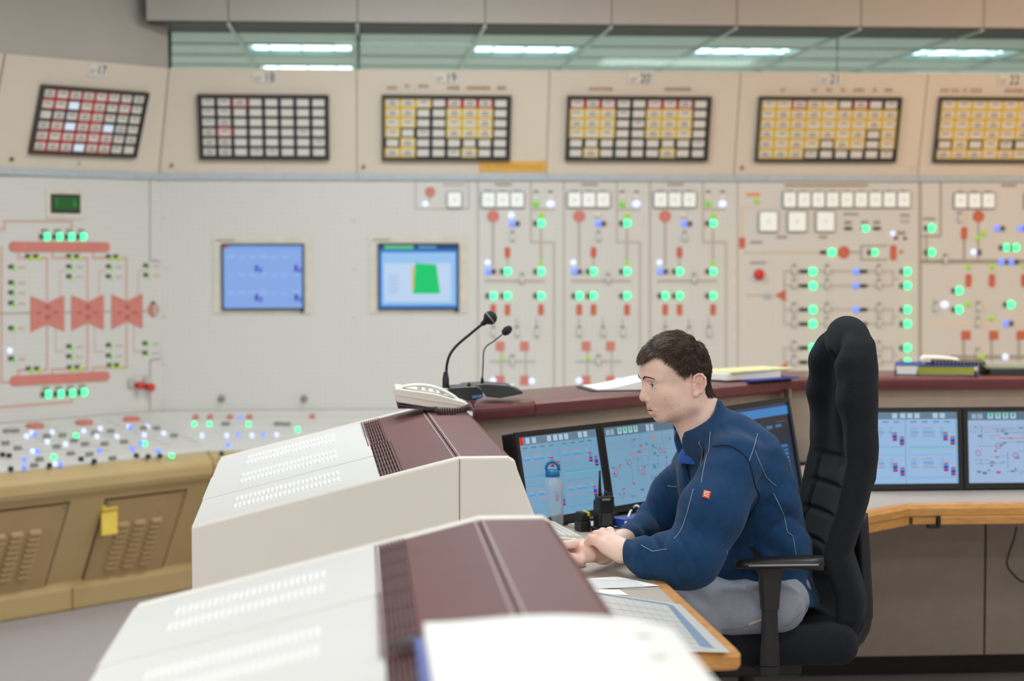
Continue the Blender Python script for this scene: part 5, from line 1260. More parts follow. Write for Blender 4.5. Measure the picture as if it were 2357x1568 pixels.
# ================================================================== the seated man
HS = 891.0; YH = 5.05; TAU = math.radians(9)
HC = atY(1550, 870, YH)
HM = Matrix(((math.cos(TAU), math.sin(TAU), 0, HC.x), (math.sin(TAU), -math.cos(TAU), 0, HC.y), (0, 0, 1, HC.z), (0, 0, 0, 1)))   # local: a back, y to his left (camera), b up
def L(px, py, y=0.0): return ((px - 1550) / HS, y, (870 - py) / HS)
def headf(P0):
    P = P0.copy(); P[:, 1] = np.abs(P[:, 1])
    d = ell(P, L(1557, 838), (.082, .072, .074))
    d = smin(d, ell(P, L(1512, 850), (.043, .058, .044)), .03)
    d = smin(d, ell(P, L(1532, 903), (.056, .055, .074)), .025)
    d = smin(d, ell(P, L(1560, 915), (.045, .052, .055)), .03)
    d = smin(d, ell(P, L(1594, 880), (.043, .056, .058)), .03)                # back of the skull down to the nape
    d = smin(d, ell(P, L(1516, 906, .036), (.024, .020, .024)), .02)          # cheekbone
    d = smin(d, cap(P, L(1588, 895, .050), L(1580, 930, .046), .014, .016), .02)
    d = smin(d, cap(P, L(1580, 930, .046), L(1524, 959, .018), .016, .014), .018)
    d = smin(d, sph(P, L(1519, 959, 0), .0165), .014)
    d = smin(d, ell(P, L(1503, 942), (.0145, .025, .019)), .012)               # mouth mound
    d = smin(d, cap(P, L(1480, 868, .0), L(1484, 865, .026), .009, .0085), .012)
    d = smin(d, cap(P, L(1484, 865, .026), L(1504, 868, .049), .0085, .007), .012)
    d = smax(d, -ell(P, L(1482, 884, .031), (.014, .0165, .0105)), .012)      # eye socket
    d = smin(d, cap(P, L(1484, 872), L(1477, 911), .0068, .0092), .009)       # nose
    d = smin(d, sph(P, L(1477, 915.5), .0098), .006)
    d = smin(d, ell(P, L(1490, 918.5, .0125), (.0105, .0066, .0076)), .005)
    d = smax(d, -sph(P, L(1483, 927.5, .0065), .0034), .003)
    # eyelids
    e = L(1500, 883.5, .031)
    lid = sph(P, e, .0139)
    slit = np.abs(P[:, 2] - (e[2] - .0006) + .12 * (P[:, 0] - e[0])) - .0046 * np.clip(1 - ((P[:, 1] - e[1]) / .0148) ** 2, 0, 1)
    lid = smax(lid, -smax(slit, (P[:, 0] - (e[0] + .002)), .001), .0012)
    d = smin(d, lid, .0045)
    d = smax(d, -(np.maximum(sph(P, e, .0126), slit)), .001)
    # lips
    up = smin(cap(P, L(1491.5, 938.5, .0), L(1495, 938, .007), .0046, .0046), cap(P, L(1495, 938, .007), L(1512, 941.5, .0235), .0046, .0020), .006)
    d = smin(d, up, .005)
    lo = smin(cap(P, L(1500, 951, .0), L(1501.5, 950.8, .008), .0060, .0058), cap(P, L(1501.5, 950.8, .008), L(1512, 942.5, .0225), .0056, .002), .006)
    d = smin(d, lo, .0045)
    d = smax(d, -ell(P, L(1497, 944.5), (.014, .0195, .0015)), .0022)
    d = smax(d, -ell(P, L(1500, 958.5), (.006, .014, .003)), .006)
    # neck
    n = smin(cap(P, L(1579, 925), L(1648, 1045), .052, .064), cap(P, L(1600, 890), L(1632, 960), .036, .045), .03)
    n = smin(n, cap(P, L(1600, 900, .040), L(1600, 1030, .012), .012, .012), .03)
    d = smin(d, n, .02)
    # ear
    th = math.radians(12); q = P - V3(L(1588, 883, .072)); fl = .35
    qx = q[:, 0] * math.cos(th) - q[:, 2] * math.sin(th); qz = q[:, 0] * math.sin(th) + q[:, 2] * math.cos(th); qy = q[:, 1] - fl * (qx + .008)
    r = np.sqrt((qx / .0145) ** 2 + (qz / .0285) ** 2 + (qy / .0045) ** 2); ear = (r - 1) * .0045
    d = smin(d, ear, .004)
    hp = [(1577, 874), (1579, 863), (1586, 857.5), (1595, 858), (1602, 866), (1603, 879), (1599, 891), (1592, 901)]
    for A_, B_ in zip(hp, hp[1:]):
        ya = .0735 + fl * ((A_[0] - 1582) / HS); yb2 = .0735 + fl * ((B_[0] - 1582) / HS)
        d = smin(d, cap(P, L(A_[0], A_[1], ya + .003), L(B_[0], B_[1], yb2 + .003), .0031), .0016)
    d = smin(d, sph(P, L(1583, 905, .074), .0062), .005)
    d = smax(d, -ell(P, L(1586.5, 885, .0815), (.0078, .0085, .0125)), .003)
    d = smax(d, -ell(P, L(1589, 869, .0815), (.0065, .0048, .006)), .0025)
    d = smin(d, cap(P, L(1578, 884, .0755), L(1578, 891, .0755), .003), .002)
    d = smin(d, cap(P, L(1595, 873, .0775), L(1594, 889, .0765), .0022), .002)
    return d
hv, hf = nets(headf, (-.108, -.1, -.205), (.15, .1, .12), .0023)

# ---- hands and forearms (world space)
def wp(px, py, Y): return V3(atY(px, py, Y))
def fingers(P, d, specs, k=.004):
    for pts in specs: d = smin(d, chain(P, pts, .003), k)
    return d
def handL(P):                                              # his left: lies over the right wrist, back of the hand to the camera
    W1 = wp(1432, 1265, 4.868); W2 = wp(1426, 1276, 4.856)
    K = [wp(1364, 1243, 4.866), wp(1374, 1233, 4.886), wp(1387, 1227, 4.906), wp(1403, 1225, 4.928)]
    d = chain(P, [(wp(1500, 1284, 4.83), .033), (wp(1446, 1272, 4.862), .0255), (W1, .0235)], .01)
    for k, (c, r) in zip(K, ((W2, .0185), (W1, .021), (W1, .021), (W1, .0195))): d = smin(d, cap(P, c, k, r, .0115), .014)
    d = smin(d, cap(P, W2, wp(1396, 1262, 4.868), .018, .016), .014)
    for k in K: d = smin(d, sph(P, k + V3((0.002, 0, .0025)), .0105), .006)
    F = [[(K[0], .0108), (wp(1353, 1249, 4.884), .0096), (wp(1354, 1262, 4.904), .0085), (wp(1362, 1272, 4.915), .0075)],
         [(K[1], .0112), (wp(1360, 1238, 4.915), .010), (wp(1357, 1254, 4.935), .009), (wp(1364, 1268, 4.942), .008)],
         [(K[2], .0112), (wp(1371, 1230, 4.940), .010), (wp(1363, 1247, 4.962), .009), (wp(1369, 1264, 4.964), .008)],
         [(K[3], .0112), (wp(1386, 1226, 4.966), .010), (wp(1376, 1243, 4.986), .009), (wp(1379, 1260, 4.985), .008)]]
    d = fingers(P, d, F, .005)
    d = smin(d, chain(P, [(wp(1424, 1264, 4.90), .014), (wp(1412, 1276, 4.928), .012), (wp(1396, 1287, 4.938), .0105), (wp(1382, 1292, 4.934), .009)], .004), .008)
    for q in ((1412, 1250, 4.872), (1404, 1243, 4.885)): d = smin(d, cap(P, wp(q[0] + 12, q[1] + 9, q[2] - .012), wp(q[0] - 14, q[1] - 10, q[2] - .004), .0035, .003), .008)   # tendons
    return d
def handR(P):                                              # his right: loosely closed on the mouse
    d = chain(P, [(wp(1474, 1222, 5.24), .030), (wp(1434, 1246, 5.10), .0275), (wp(1390, 1272, 4.958), .0265), (wp(1362, 1272, 4.925), .0255)], .02)
    d = smin(d, ell(P, wp(1340, 1267, 4.905), (.032, .036, .0255)), .018)
    F = []
    for j, (dy, ln) in enumerate(((-.030, .9), (-.009, 1.0), (.013, 1.0), (.034, .88))):
        a = wp(1322, 1253 + 2 * j, 4.905 + dy); b = wp(1322 - 24 * ln, 1254 + 2 * j, 4.90 + dy * .95); c = wp(1322 - 30 * ln, 1272, 4.897 + dy * .9); e = wp(1322 - 16 * ln, 1286, 4.90 + dy * .9)
        F.append([(a, .0115), (b, .0102), (c, .0094), (e, .0085)])
        d = smin(d, sph(P, wp(1324, 1250 + 2 * j, 4.905 + dy), .0098), .008)
    d = fingers(P, d, F, .005)
    d = smin(d, chain(P, [(wp(1358, 1280, 4.892), .0165), (wp(1336, 1285, 4.868), .0145), (wp(1314, 1284, 4.858), .0115), (wp(1298, 1280, 4.862), .0095)], .005), .010)
    return d
hlv, hlf = nets(handL, (.50, 4.78, .74), (.76, 5.04, .90), .0024)
hrv, hrf = nets(handR, (.44, 4.80, .74), (.76, 5.32, .90), .0026)
# ---- hidden core of the body: torso, upper arms, legs
YC = 5.06
def core(P):
    q = P.copy(); q[:, 1] = YC + (q[:, 1] - YC) * .64
    def c(px, py): return (float(atY(px, py, YC).x), YC, float(atY(px, py, YC).z))
    d = chain(q, [(c(1780, 1350), .070), (c(1745, 1265), .085), (c(1690, 1130), .095), (c(1668, 1055), .08), (c(1640, 1000), .05)], .03)
    d = smin(d, chain(P, [(wp(1688, 1068, 4.88), .055), (wp(1590, 1284, 4.78), .045), (wp(1500, 1284, 4.83), .036)], .01), .03)
    d = smin(d, chain(P, [(wp(1612, 1068, 5.24), .055), (wp(1508, 1204, 5.30), .040), (wp(1474, 1222, 5.24), .030)], .01), .03)
    for s in (-1, 1):
        y = YC + s * .125
        d = smin(d, chain(P, [((1.04, YC + s * .09, .665), .045), ((.68, y, .63), .036), ((.66, y, .58), .036), ((.675, y, .12), .034)], .02), .03)
    return d
cv_, cf_ = nets(core, (.50, 4.68, .06), (1.20, 5.42, 1.16), .014)

iv = np.array(HM); hvw = hv @ iv[:3, :3].T + iv[:3, 3]; hf_ = hf[:, ::-1]      # local frame is left-handed
def col_of(rgb): return np.array(C(*rgb)[:3])
def gauss(d2, s): return np.exp(-d2 / (s * s))
base = col_of((251, 216, 199)); cols = np.tile(base, (len(hv), 1))
def blend(mask, rgb): 
    global cols
    cols = cols * (1 - mask[:, None]) + col_of(rgb) * mask[:, None]
A2 = hv[:, 0]; Y2 = np.abs(hv[:, 1]); B2 = hv[:, 2]
def g3(px, py, y, sa, sy, sb):
    c = L(px, py, y); return np.exp(-((A2 - c[0]) / sa) ** 2 - ((Y2 - c[1]) / sy) ** 2 - ((B2 - c[2]) / sb) ** 2)
rs_ = np.random.RandomState(3)
blend(.32 * g3(1514, 908, .05, .026, .03, .018), (216, 148, 134))
blend(.45 * g3(1474, 914, 0, .012, .012, .012), (216, 142, 126))
blend(.55 * g3(1592, 878, .08, .02, .012, .03), (220, 148, 138))
stub = np.clip(g3(1545, 962, .03, .045, .05, .024) * 1.1 + .9 * g3(1497, 932, .01, .012, .022, .006) + .8 * g3(1580, 930, .05, .018, .03, .035) + .5 * g3(1512, 962, .0, .016, .02, .012), 0, 1)
stub *= (.55 + .75 * rs_.rand(len(hv)))
blend(np.clip(.36 * stub, 0, .6), (142, 102, 80))
lipu = np.maximum(g3(1493, 939, .004, .006, .014, .0035), .9 * g3(1503, 942, .016, .007, .008, .003)); lipl = np.maximum(g3(1500, 951, .004, .006, .014, .0048), .9 * g3(1506, 948, .014, .006, .008, .004))
blend(np.clip(1.4 * lipu, 0, .9), (186, 100, 96)); blend(np.clip(1.5 * lipl, 0, .95), (204, 104, 102))
blend(np.clip(1.3 * g3(1498, 945, .0, .018, .022, .0014), 0, .8), (96, 50, 48))
blend(.55 * g3(1496, 876, .031, .012, .017, .004), (178, 122, 104)); blend(.4 * g3(1497, 892, .031, .012, .016, .004), (186, 134, 120))
for (px, py) in ((1521, 929), (1531.5, 937), (1527, 910.5), (1548, 931.5), (1559, 936.5), (1593, 902.5), (1599, 905), (1599, 921), (1593, 1005), (1513, 916)):
    c = L(px, py); blend(np.clip(1.4 * np.exp(-((A2 - c[0]) ** 2 + (B2 - c[2]) ** 2) / .0011 ** 2) * (hv[:, 1] > .005), 0, .42), (130, 84, 66))
# hair roots darken the scalp itself
HP = [(1462, 818), (1474, 827), (1486, 819), (1500, 811), (1514, 811), (1526, 823), (1534, 836), (1544, 846), (1553, 859), (1560, 870), (1566, 862), (1577, 856), (1594, 853), (1604, 862), (1606, 884), (1611, 902), (1619, 913), (1650, 914), (1645, 750), (1462, 750)]
def inpoly(x, y, poly):
    c = np.zeros(len(x), bool); n = len(poly)
    for i in range(n):
        x0, y0 = poly[i]; x1, y1 = poly[(i + 1) % n]
        k = ((y0 > y) != (y1 > y)) & (x < (x1 - x0) * (y - y0) / (y1 - y0 + 1e-9) + x0); c ^= k
    return c
pxv = 1550 + A2 * HS; pyv = 870 - B2 * HS
hm = inpoly(pxv, pyv, HP) & (np.abs(hv[:, 1]) < .0725 + .02 * (pyv < 850))
blend(hm * np.clip(.1 + (858 - pyv) / 45, .16, .85), (72, 58, 50))
M['skin'] = attr_mat('skin', 0, 0.48); bs = M['skin'].node_tree.nodes['Principled BSDF']
bs.inputs['Subsurface Weight'].default_value = .12; bs.inputs['Subsurface Radius'].default_value = (.012, .005, .003); bs.inputs['Subsurface Scale'].default_value = 0.4
nt = M['skin'].node_tree; n_ = nt.nodes.new('ShaderNodeTexNoise'); n_.inputs['Scale'].default_value = 900; bp = nt.nodes.new('ShaderNodeBump'); bp.inputs['Strength'].default_value = .12; bp.inputs['Distance'].default_value = .001
tcn = nt.nodes.new('ShaderNodeTexCoord'); nt.links.new(tcn.outputs['Object'], n_.inputs['Vector']); nt.links.new(n_.outputs[0], bp.inputs['Height']); nt.links.new(bp.outputs[0], bs.inputs['Normal'])
def hcol(v, tips):
    c = np.tile(col_of((250, 214, 198)), (len(v), 1))
    for (p, s) in tips:
        m = .5 * np.exp(-((v - p) ** 2).sum(1) / s ** 2); c = c * (1 - m[:, None]) + col_of((232, 158, 144)) * m[:, None]
    return c
kl = [(wp(1364, 1242, 4.866), .014), (wp(1376, 1232, 4.88), .014), (wp(1395, 1224, 4.91), .014)]; kr = [(wp(1322, 1264, 4.875), .016), (wp(1324, 1250, 4.90), .02), (wp(1330, 1272, 4.87), .012)]
allc = np.concatenate([cols, hcol(hlv, kl), hcol(hrv, kr), np.tile(base, (len(cv_), 1))]); allc = np.concatenate([allc, np.ones((len(allc), 1))], 1)
PM = Matrix.Translation((1.05, YC, .60))
off = np.array([1.05, YC, .60])
me = sdf_mesh('person', [(hvw - off, hf_), (hlv - off, hlf), (hrv - off, hrf), (cv_ - off, cf_)], M['skin'], allc)
man = bpy.data.objects.new('person', me); wire(man, None, PM)
tag(man, 'seated man in a navy zip jacket and grey trousers, leaning on the desk', 'person')
# ---- eyes
M['eyew'] = mat('eye_white', (226, 220, 214), 0.15, var=.02); M['iris'] = mat('iris', (70, 84, 84), .1); M['pupil'] = mat('pupil', (10, 10, 10), .05)
for s in (1, -1):
    e = HM @ Vector(L(1500, 883.5, s * .031)); gz = (HM.to_3x3() @ Vector((-.96, 0, -.24))).normalized()
    Em = Matrix.Translation(e) @ gz.to_track_quat('Z', 'Y').to_matrix().to_4x4()
    pr_ = [(.0125 * math.sin(a), .0125 * math.cos(a)) for a in [math.pi * k / 24 for k in range(24, -1, -1)]]
    eb = build('eyeball', MB().lathe(pr_, 24, Em), M['eyew'], man, smooth=True)
    build('iris', MB().lathe([(.0062, .0110), (.0055, .0118), (.003, .01245), (0, .0126)], 20, Em), M['iris'], eb, smooth=True)
    build('pupil', MB().lathe([(.0028, .01255), (.0015, .0128), (0, .0129)], 16, Em), M['pupil'], eb, smooth=True)
# ---- hair
def lockp(P): return 430 * (P[:, 2] * .85 + P[:, 0] * .42 + .010 * np.sin(P[:, 0] * 95 + P[:, 1] * 40)) + 260 * np.abs(P[:, 1])
M['hair'] = mat('hair_dark_brown', (72, 58, 49), 0.38, var=.45, scale=200, spec=.4)
M['hairbase'] = mat('hair_mass', (40, 33, 30), 0.85, var=.3, scale=300, spec=.15)
tri_ = np.concatenate([hf_[:, :3], hf_[:, [0, 2, 3]]]); tri_ = tri_
cen = hv[tri_].mean(1); cpx = 1550 + cen[:, 0] * HS; cpy = 870 - cen[:, 2] * HS
ok = inpoly(cpx, cpy, HP) & (np.abs(cen[:, 1]) < .0735 + .03 * (cpy < 850))
tri_ = tri_[ok]; e1 = hv[tri_[:, 1]] - hv[tri_[:, 0]]; e2 = hv[tri_[:, 2]] - hv[tri_[:, 0]]; nr = np.cross(e1, e2); ar = np.linalg.norm(nr, axis=1); nr = nr / np.maximum(ar, 1e-12)[:, None]
nr *= -1 if (nr * (cen[ok] - np.array(L(1555, 850)))).sum() < 0 else 1
NS = 27000; rr = np.random.RandomState(5); ch_ = rr.choice(len(tri_), NS, p=ar / ar.sum()); u_ = rr.rand(NS, 2); fl_ = u_.sum(1) > 1; u_[fl_] = 1 - u_[fl_]
R0 = hv[tri_[ch_, 0]] + e1[ch_] * u_[:, :1] + e2[ch_] * u_[:, 1:]; N0 = nr[ch_]
rpx = 1550 + R0[:, 0] * HS; rpy = 870 - R0[:, 2] * HS
kp = rr.rand(NS) < np.clip(1 - (rpy - 826) / 38 * (rpx < 1606), .14, 1); R0 = R0[kp]; N0 = N0[kp]; rpx = rpx[kp]; rpy = rpy[kp]; NS = len(R0)
crown = np.array(L(1606, 785))
topw = np.clip((830 - rpy) / 34, 0, 1) * np.clip((1612 - rpx) / 30, 0, 1)            # combed forward on top, downward on the sides and back
fwd = np.stack([-np.ones(NS), .35 * np.sign(R0[:, 1]) * np.abs(R0[:, 1]) / .06 + .15 * rr.randn(NS), -.12 + .15 * rr.randn(NS)], 1)
dwn = np.stack([-.35 + .22 * rr.randn(NS) + .5 * (rpx > 1600), .12 * rr.randn(NS), -np.ones(NS)], 1)
D0 = fwd * topw[:, None] + dwn * (1 - topw[:, None]); D0 -= N0 * (D0 * N0).sum(1)[:, None]; D0 /= np.linalg.norm(D0, axis=1)[:, None]
edge = np.clip((rpy - 838) / 40, 0, 1)                                           # clipped short towards ears and nape
ln = (.030 * topw + .019 * (1 - topw)) * (1 - .72 * edge) * rr.uniform(.7, 1.25, NS)
lift = (.010 * topw + .006 * (1 - topw)) * (1 - .75 * edge) * rr.uniform(.6, 1.2, NS)
clump = np.sin(lockp(R0)) * (.0046 * topw + .0022 * (1 - topw) * (1 - edge)) + .0016 * topw * rr.randn(NS)
lift = lift + clump
rad = .00042 * (1 - .35 * edge)
vs_, fs_ = [], []
side = np.cross(D0, N0); NSEG = 4; VV = []
for k in range(NSEG + 1):
    t = k / NSEG
    c = R0 + D0 * (ln * t)[:, None] + N0 * (lift * (1 - (1 - t) ** 2) - ln * .12 * t * t + .0005)[:, None]
    r = rad * (1 - .75 * t) * 1.5
    for a in (0, 2.094, 4.189):
        VV.append(c + side * (np.cos(a) * r)[:, None] + N0 * (np.sin(a) * r)[:, None])
VV = np.stack(VV, 1)
fl = []
for k in range(NSEG):
    for j in range(3):
        a = k * 3 + j; b = k * 3 + (j + 1) % 3; fl.append((a, b, b + 3, a + 3))
fl = np.array(fl); nv = (NSEG + 1) * 3
FF = (fl[None] + (np.arange(NS) * nv)[:, None, None]).reshape(-1, 4)
hvv = VV.reshape(-1, 3) @ iv[:3, :3].T + iv[:3, 3]
# the mass of hair the strands grow out of
def hairf(P0):
    P = P0
    d = headf(P)
    px = 1550 + P[:, 0] * HS; py = 870 - P[:, 2] * HS
    tw = np.clip((840 - py) / 50, 0, 1)
    phs = lockp(P)
    th = .0012 + .0052 * tw + (.0016 * tw + .0005) * np.sin(phs)
    th = th * (1 - .65 * np.exp(-((px - 1606) ** 2 + (py - 785) ** 2) / 26 ** 2))
    return d - th
hav, haf = nets(hairf, (-.112, -.092, -.06), (.112, .092, .14), .0026)
hpx = 1550 + hav[:, 0] * HS; hpy = 870 - hav[:, 2] * HS
HPi = [(1464, 814), (1476, 820), (1490, 812), (1513, 806), (1527, 816), (1535, 828), (1550, 833), (1565, 836), (1580, 838), (1598, 840), (1611, 850), (1615, 872), (1619, 888), (1626, 896), (1650, 896), (1650, 740), (1460, 740)]
okv = inpoly(hpx, hpy, HPi); haf = haf[okv[haf].all(1)]
used = np.unique(haf); remap = -np.ones(len(hav), np.int64); remap[used] = np.arange(len(used)); hav = hav[used]; haf = remap[haf][:, ::-1]
havw = hav @ iv[:3, :3].T + iv[:3, 3]
me = sdf_mesh('hair', [(havw - off, haf)], M['hairbase']); ho = bpy.data.objects.new('hair', me); wire(ho, man, PM); ho['label'] = 'short dark brown hair, combed forward'
M['hairsheen'] = mat('hair_sheen_brown', (112, 92, 77), 0.4, var=.3, scale=200, spec=.4)
lt = (np.sin(lockp(R0)) + .5 * rr.randn(NS) > .75) & (rpy < 850)  # crest strands coloured lighter to paint in the sheen of the locks
for nm_h, sel, mm in (('hair_strands', ~lt, M['hair']), ('sheen_strands', lt, M['hairsheen'])):
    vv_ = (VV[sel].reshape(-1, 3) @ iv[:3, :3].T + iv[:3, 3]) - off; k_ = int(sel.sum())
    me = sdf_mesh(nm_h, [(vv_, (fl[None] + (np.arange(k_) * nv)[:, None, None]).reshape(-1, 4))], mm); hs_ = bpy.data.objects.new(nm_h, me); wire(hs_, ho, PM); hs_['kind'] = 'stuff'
# eyebrows and lashes
def strands(name, roots, dirs, n, length, radius):
    mb = MB()
    for p, d in zip(roots, dirs):
        p = Vector(p); d = Vector(d).normalized() * length * random.uniform(.7, 1.2)
        mb.tube([p, p + d * .5, p + d], [radius, radius * .8, radius * .2], 3)
    a = MB(); a.v = [tuple(HM @ Vector(v)) for v in mb.v]; a.f = mb.f; a.m = mb.m
    return build(name, a, M['hair'], man, kind='stuff')
tree = BVHTree.FromPolygons([tuple(v) for v in hv], [tuple(int(i) for i in f) for f in hf])
for s in (1, -1):
    rts, drs = [], []
    for k in range(230):
        t = random.random(); px = 1479 + 33 * t; py = 871.5 - 6.5 * math.sin(min(1, t * 1.05) * 2.6) + random.uniform(-1.9, 1.9) * (1 - .6 * t); y = s * (.011 + .036 * t)
        loc, nm_, _, _ = tree.ray_cast(Vector(L(1400, py, y)), Vector((1, 0, 0)))
        if loc is None: continue
        if nm_.dot(loc - Vector(L(1555, 870))) < 0: nm_ = -nm_
        dr = Vector((.5 + .5 * t, s * .5, .40 - .6 * t)); dr = dr - nm_ * dr.dot(nm_); dr = dr.normalized() + nm_ * .22
        rts.append(loc); drs.append(dr)
    strands('eyebrow', rts, drs, 150, .0062, .00036)
    rts, drs = [], []
    for k in range(40):
        t = k / 39; y = s * (.031 + .011 * (2 * t - 1)); e = L(1500, 883.5, 0)
        rts.append((e[0] - .0128 * math.cos((2 * t - 1) * .8), y, e[2] + .0026 - .0012 * (2 * t - 1) ** 2)); drs.append((-.8, s * .4 * (t - .3), -.1))
    strands('eyelash', rts, drs, 40, .0055, .00018)
# ---- clothing
M['navy'] = mat('navy_sweat_cloth', (26, 62, 100), 0.92, var=.10, scale=70, bump=.12, bscale=1500, spec=.2, sheen=.08)
M['navyd'] = mat('navy_rib', (24, 48, 78), 0.95, var=.1, scale=300, bump=.4, bscale=700, spec=.2)
M['royal'] = mat('royal_blue_shirt', (38, 92, 176), 0.9, var=.06, scale=200)
M['trous'] = mat('grey_cotton', (150, 156, 169), 0.92, var=.05, scale=60, bump=.12, bscale=1500, spec=.2)
M['pipe'] = mat('piping_pale', (150, 166, 182), 0.6)
M['seamdark'] = mat('seam_dark', (14, 24, 40), 0.9)
def cx(px, py, Y=YC): p = atY(px, py, Y); return (float(p.x), Y, float(p.z))
NA = np.array([1.0, 0, 0], np.float32)
nk0 = V3(atY(1640, 1020, YH)); nk1 = V3(atY(1592, 928, YH)); nax = (nk1 - nk0) / np.linalg.norm(nk1 - nk0)
def ringf(P, R0_, slope, th, h0, h1, wedge, tilt=0.0):
    q = P - nk0; h = q @ nax; rad = q - h[:, None] * nax; rad[:, 1] *= .93; r = np.linalg.norm(rad, axis=1)
    fr = -rad[:, 0] / np.maximum(r, 1e-6)                                     # 1 at the throat
    d = np.abs(r - (R0_ + slope * h)) - th
    d = smax(d, h0 - h, .004); d = smax(d, h - (h1 - tilt * np.clip(fr, -1, 1)), .004)
    return smax(d, (fr - wedge) * .05, .006) if wedge < 1 else d
def jacket(P):
    q = P.copy(); q[:, 1] = YC + (q[:, 1] - YC) * .66
    q[:, 0] += .25 * (P[:, 1] - YC) * np.clip((P[:, 2] - .70) / .2, 0, 1)
    d = chain(q, [(cx(1786, 1378), .112), (cx(1748, 1265), .116), (cx(1698, 1130), .122), (cx(1676, 1052), .108), (cx(1645, 1005), .070)], .05)
    d = smin(d, cap(q, cx(1700, 1330), cx(1668, 1325), .094), .05)
    d = smin(d, ell(P, wp(1640, 1010, YC), (.085, .16, .05)), .05)             # yoke
    aL = chain(P, [(wp(1690, 1068, 4.885), .078), (wp(1640, 1180, 4.81), .080), (wp(1592, 1284, 4.775), .070), (wp(1560, 1288, 4.785), .064), (wp(1500, 1286, 4.82), .050), (wp(1462, 1273, 4.85), .039)], .035)
    d = smin(d, aL, .035)
    aR = chain(P, [(wp(1612, 1070, 5.235), .072), (wp(1555, 1140, 5.29), .066), (wp(1508, 1204, 5.30), .052), (wp(1474, 1226, 5.22), .039), (wp(1450, 1238, 5.14), .034)], .03)
    d = smin(d, aR, .03)
    cuL = cap(P, wp(1468, 1275, 4.846), wp(1444, 1269, 4.866), .034, .0315); d = smin(d, cuL, .004)
    cuR = cap(P, wp(1452, 1232, 5.16), wp(1437, 1243, 5.115), .035, .0325); d = smin(d, cuR, .004)
    d = smin(d, ringf(P, .0665, -.05, .0075, -.05, .054, .60, .044), .014)
    # open neck and unzipped front
    d = smax(d, -cap(P, tuple(nk0 + nax * .12), tuple(nk0 - nax * .045), .054, .050), .012)
    d = smax(d, -cap(P, wp(1556, 1005, YC), wp(1586, 1120, YC - .005), .034, .010), .010)
    # hem
    x = P[:, 0]; d = smax(d, (.700 - (x - .83) * .20) - P[:, 2], .012)
    # folds
    a = P[:, 0]; z = P[:, 2]; y = P[:, 1]
    def gr(c, R, ph, amp):
        fe = np.clip(1 - np.linalg.norm(P - wp(*c), axis=1) / R, 0, 1) ** .6
        return .85 * amp * fe * np.exp(-(np.sin(1.5 * ph) / .42) ** 2) * (.45 + .55 * np.sin(23 * a + 17 * z + 9 * y) ** 2)
    n1 = .5 * np.sin(9 * y + 14 * z); n2 = .6 * np.sin(16 * a - 11 * y)
    low = np.clip((1.0 - z) / .2, 0, 1)
    fo = .006 * np.exp(-(np.sin(21 * z + 15 * a + 2 * n1) / .45) ** 2) * low * np.clip((a - .97) / .06, 0, 1)
    fo = fo + gr((1525, 1262, 4.76), .12, 34 * a + 26 * z + n1, .012) + gr((1478, 1262, 4.83), .075, 62 * a - 20 * z + n1, .009)
    fo = fo + gr((1745, 1160, 4.90), .15, 24 * z - 30 * a + n2, .012) + gr((1495, 1205, 5.25), .13, 30 * z + 34 * a + n1, .011)
    fo = fo + gr((1610, 1235, 4.72), .13, 17 * z - 30 * a + n2, .008) + gr((1660, 1040, 4.93), .09, 40 * a + 18 * z, .006)
    fo = fo + gr((1700, 1320, 4.88), .14, 12 * z + 30 * a + n2, .009) + gr((1560, 1100, 5.22), .12, 26 * z + 20 * a + n2, .008)
    w3 = np.sin(23 * a + 31 * z + 2.2 * np.sin(17 * y + 11 * z)) * np.sin(41 * z - 19 * a + 13 * y)
    return d + fo + .0022 * w3
jk = solid('jacket', jacket, (.60, 4.66, .58), (1.22, 5.42, 1.27), .0052, [M['navy']], man, label='navy zip jacket with pale piping')
def shirtf(P):
    d = ringf(P, .0585, -.05, .0035, -.07, .046, .62, .040)
    d = smin(d, smax(ell(P, wp(1600, 1060, YC), (.045, .06, .045)), -cap(P, tuple(nk0 + nax * .1), tuple(nk0 - nax * .02), .056, .05), .006), .006)
    return d
solid('shirt', shirtf, (.70, 4.94, 1.0), (1.02, 5.17, 1.27), .004, [M['royal']], man, label='royal blue polo shirt')
YLs = (YC - .125, YC + .135)
def trousers(P):
    q = P.copy(); q[:, 1] = YC + (q[:, 1] - YC) * .58
    d = smin(cap(q, (1.09, YC, .675), (1.04, YC, .67), .088), cap(q, (1.09, YC, .675), (1.085, YC, .72), .080), .03)
    for y in YLs:
        r = P.copy(); r[:, 1] = y + (r[:, 1] - y) * .80
        t = chain(r, [((1.06, y, .652), .080), ((.88, y, .640), .077), ((.66, y, .622), .064), ((.63, y, .585), .060)], .03)
        t = smin(t, chain(P, [((.635, y, .60), .058), ((.66, y, .30), .052), ((.675, y, .10), .050)], .03), .03)
        d = smin(d, t, .03)
    d = smax(d, .085 - P[:, 2], .004)
    a, y, z = P[:, 0], P[:, 1], P[:, 2]
    fo = .008 * np.exp(-(np.sin(22 * a + 16 * y + 1.2 * np.sin(20 * z)) / .4) ** 2) * np.clip((a - .6) / .1, 0, 1) * np.clip((1.05 - a) / .1, 0, 1) + .004 * np.sin(140 * y + 60 * z) * np.clip((a - 1.06) / .05, 0, 1) + .004 * np.sin(60 * z) * (z < .5)
    return d + fo
tz = solid('trousers', trousers, (.53, 4.80, .07), (1.24, 5.34, .80), .0075, [M['trous']], man, label='grey work trousers')
for y in YLs:
    def shoe(P, y=y):
        d = smin(ell(P, (.60, y, .045), (.12, .047, .045)), ell(P, (.68, y, .065), (.055, .042, .065)), .03)
        return smax(d, .002 - P[:, 2], .004)
    solid('shoe', shoe, (.46, y - .07, 0), (.76, y + .07, .15), .007, [M['black']], man)
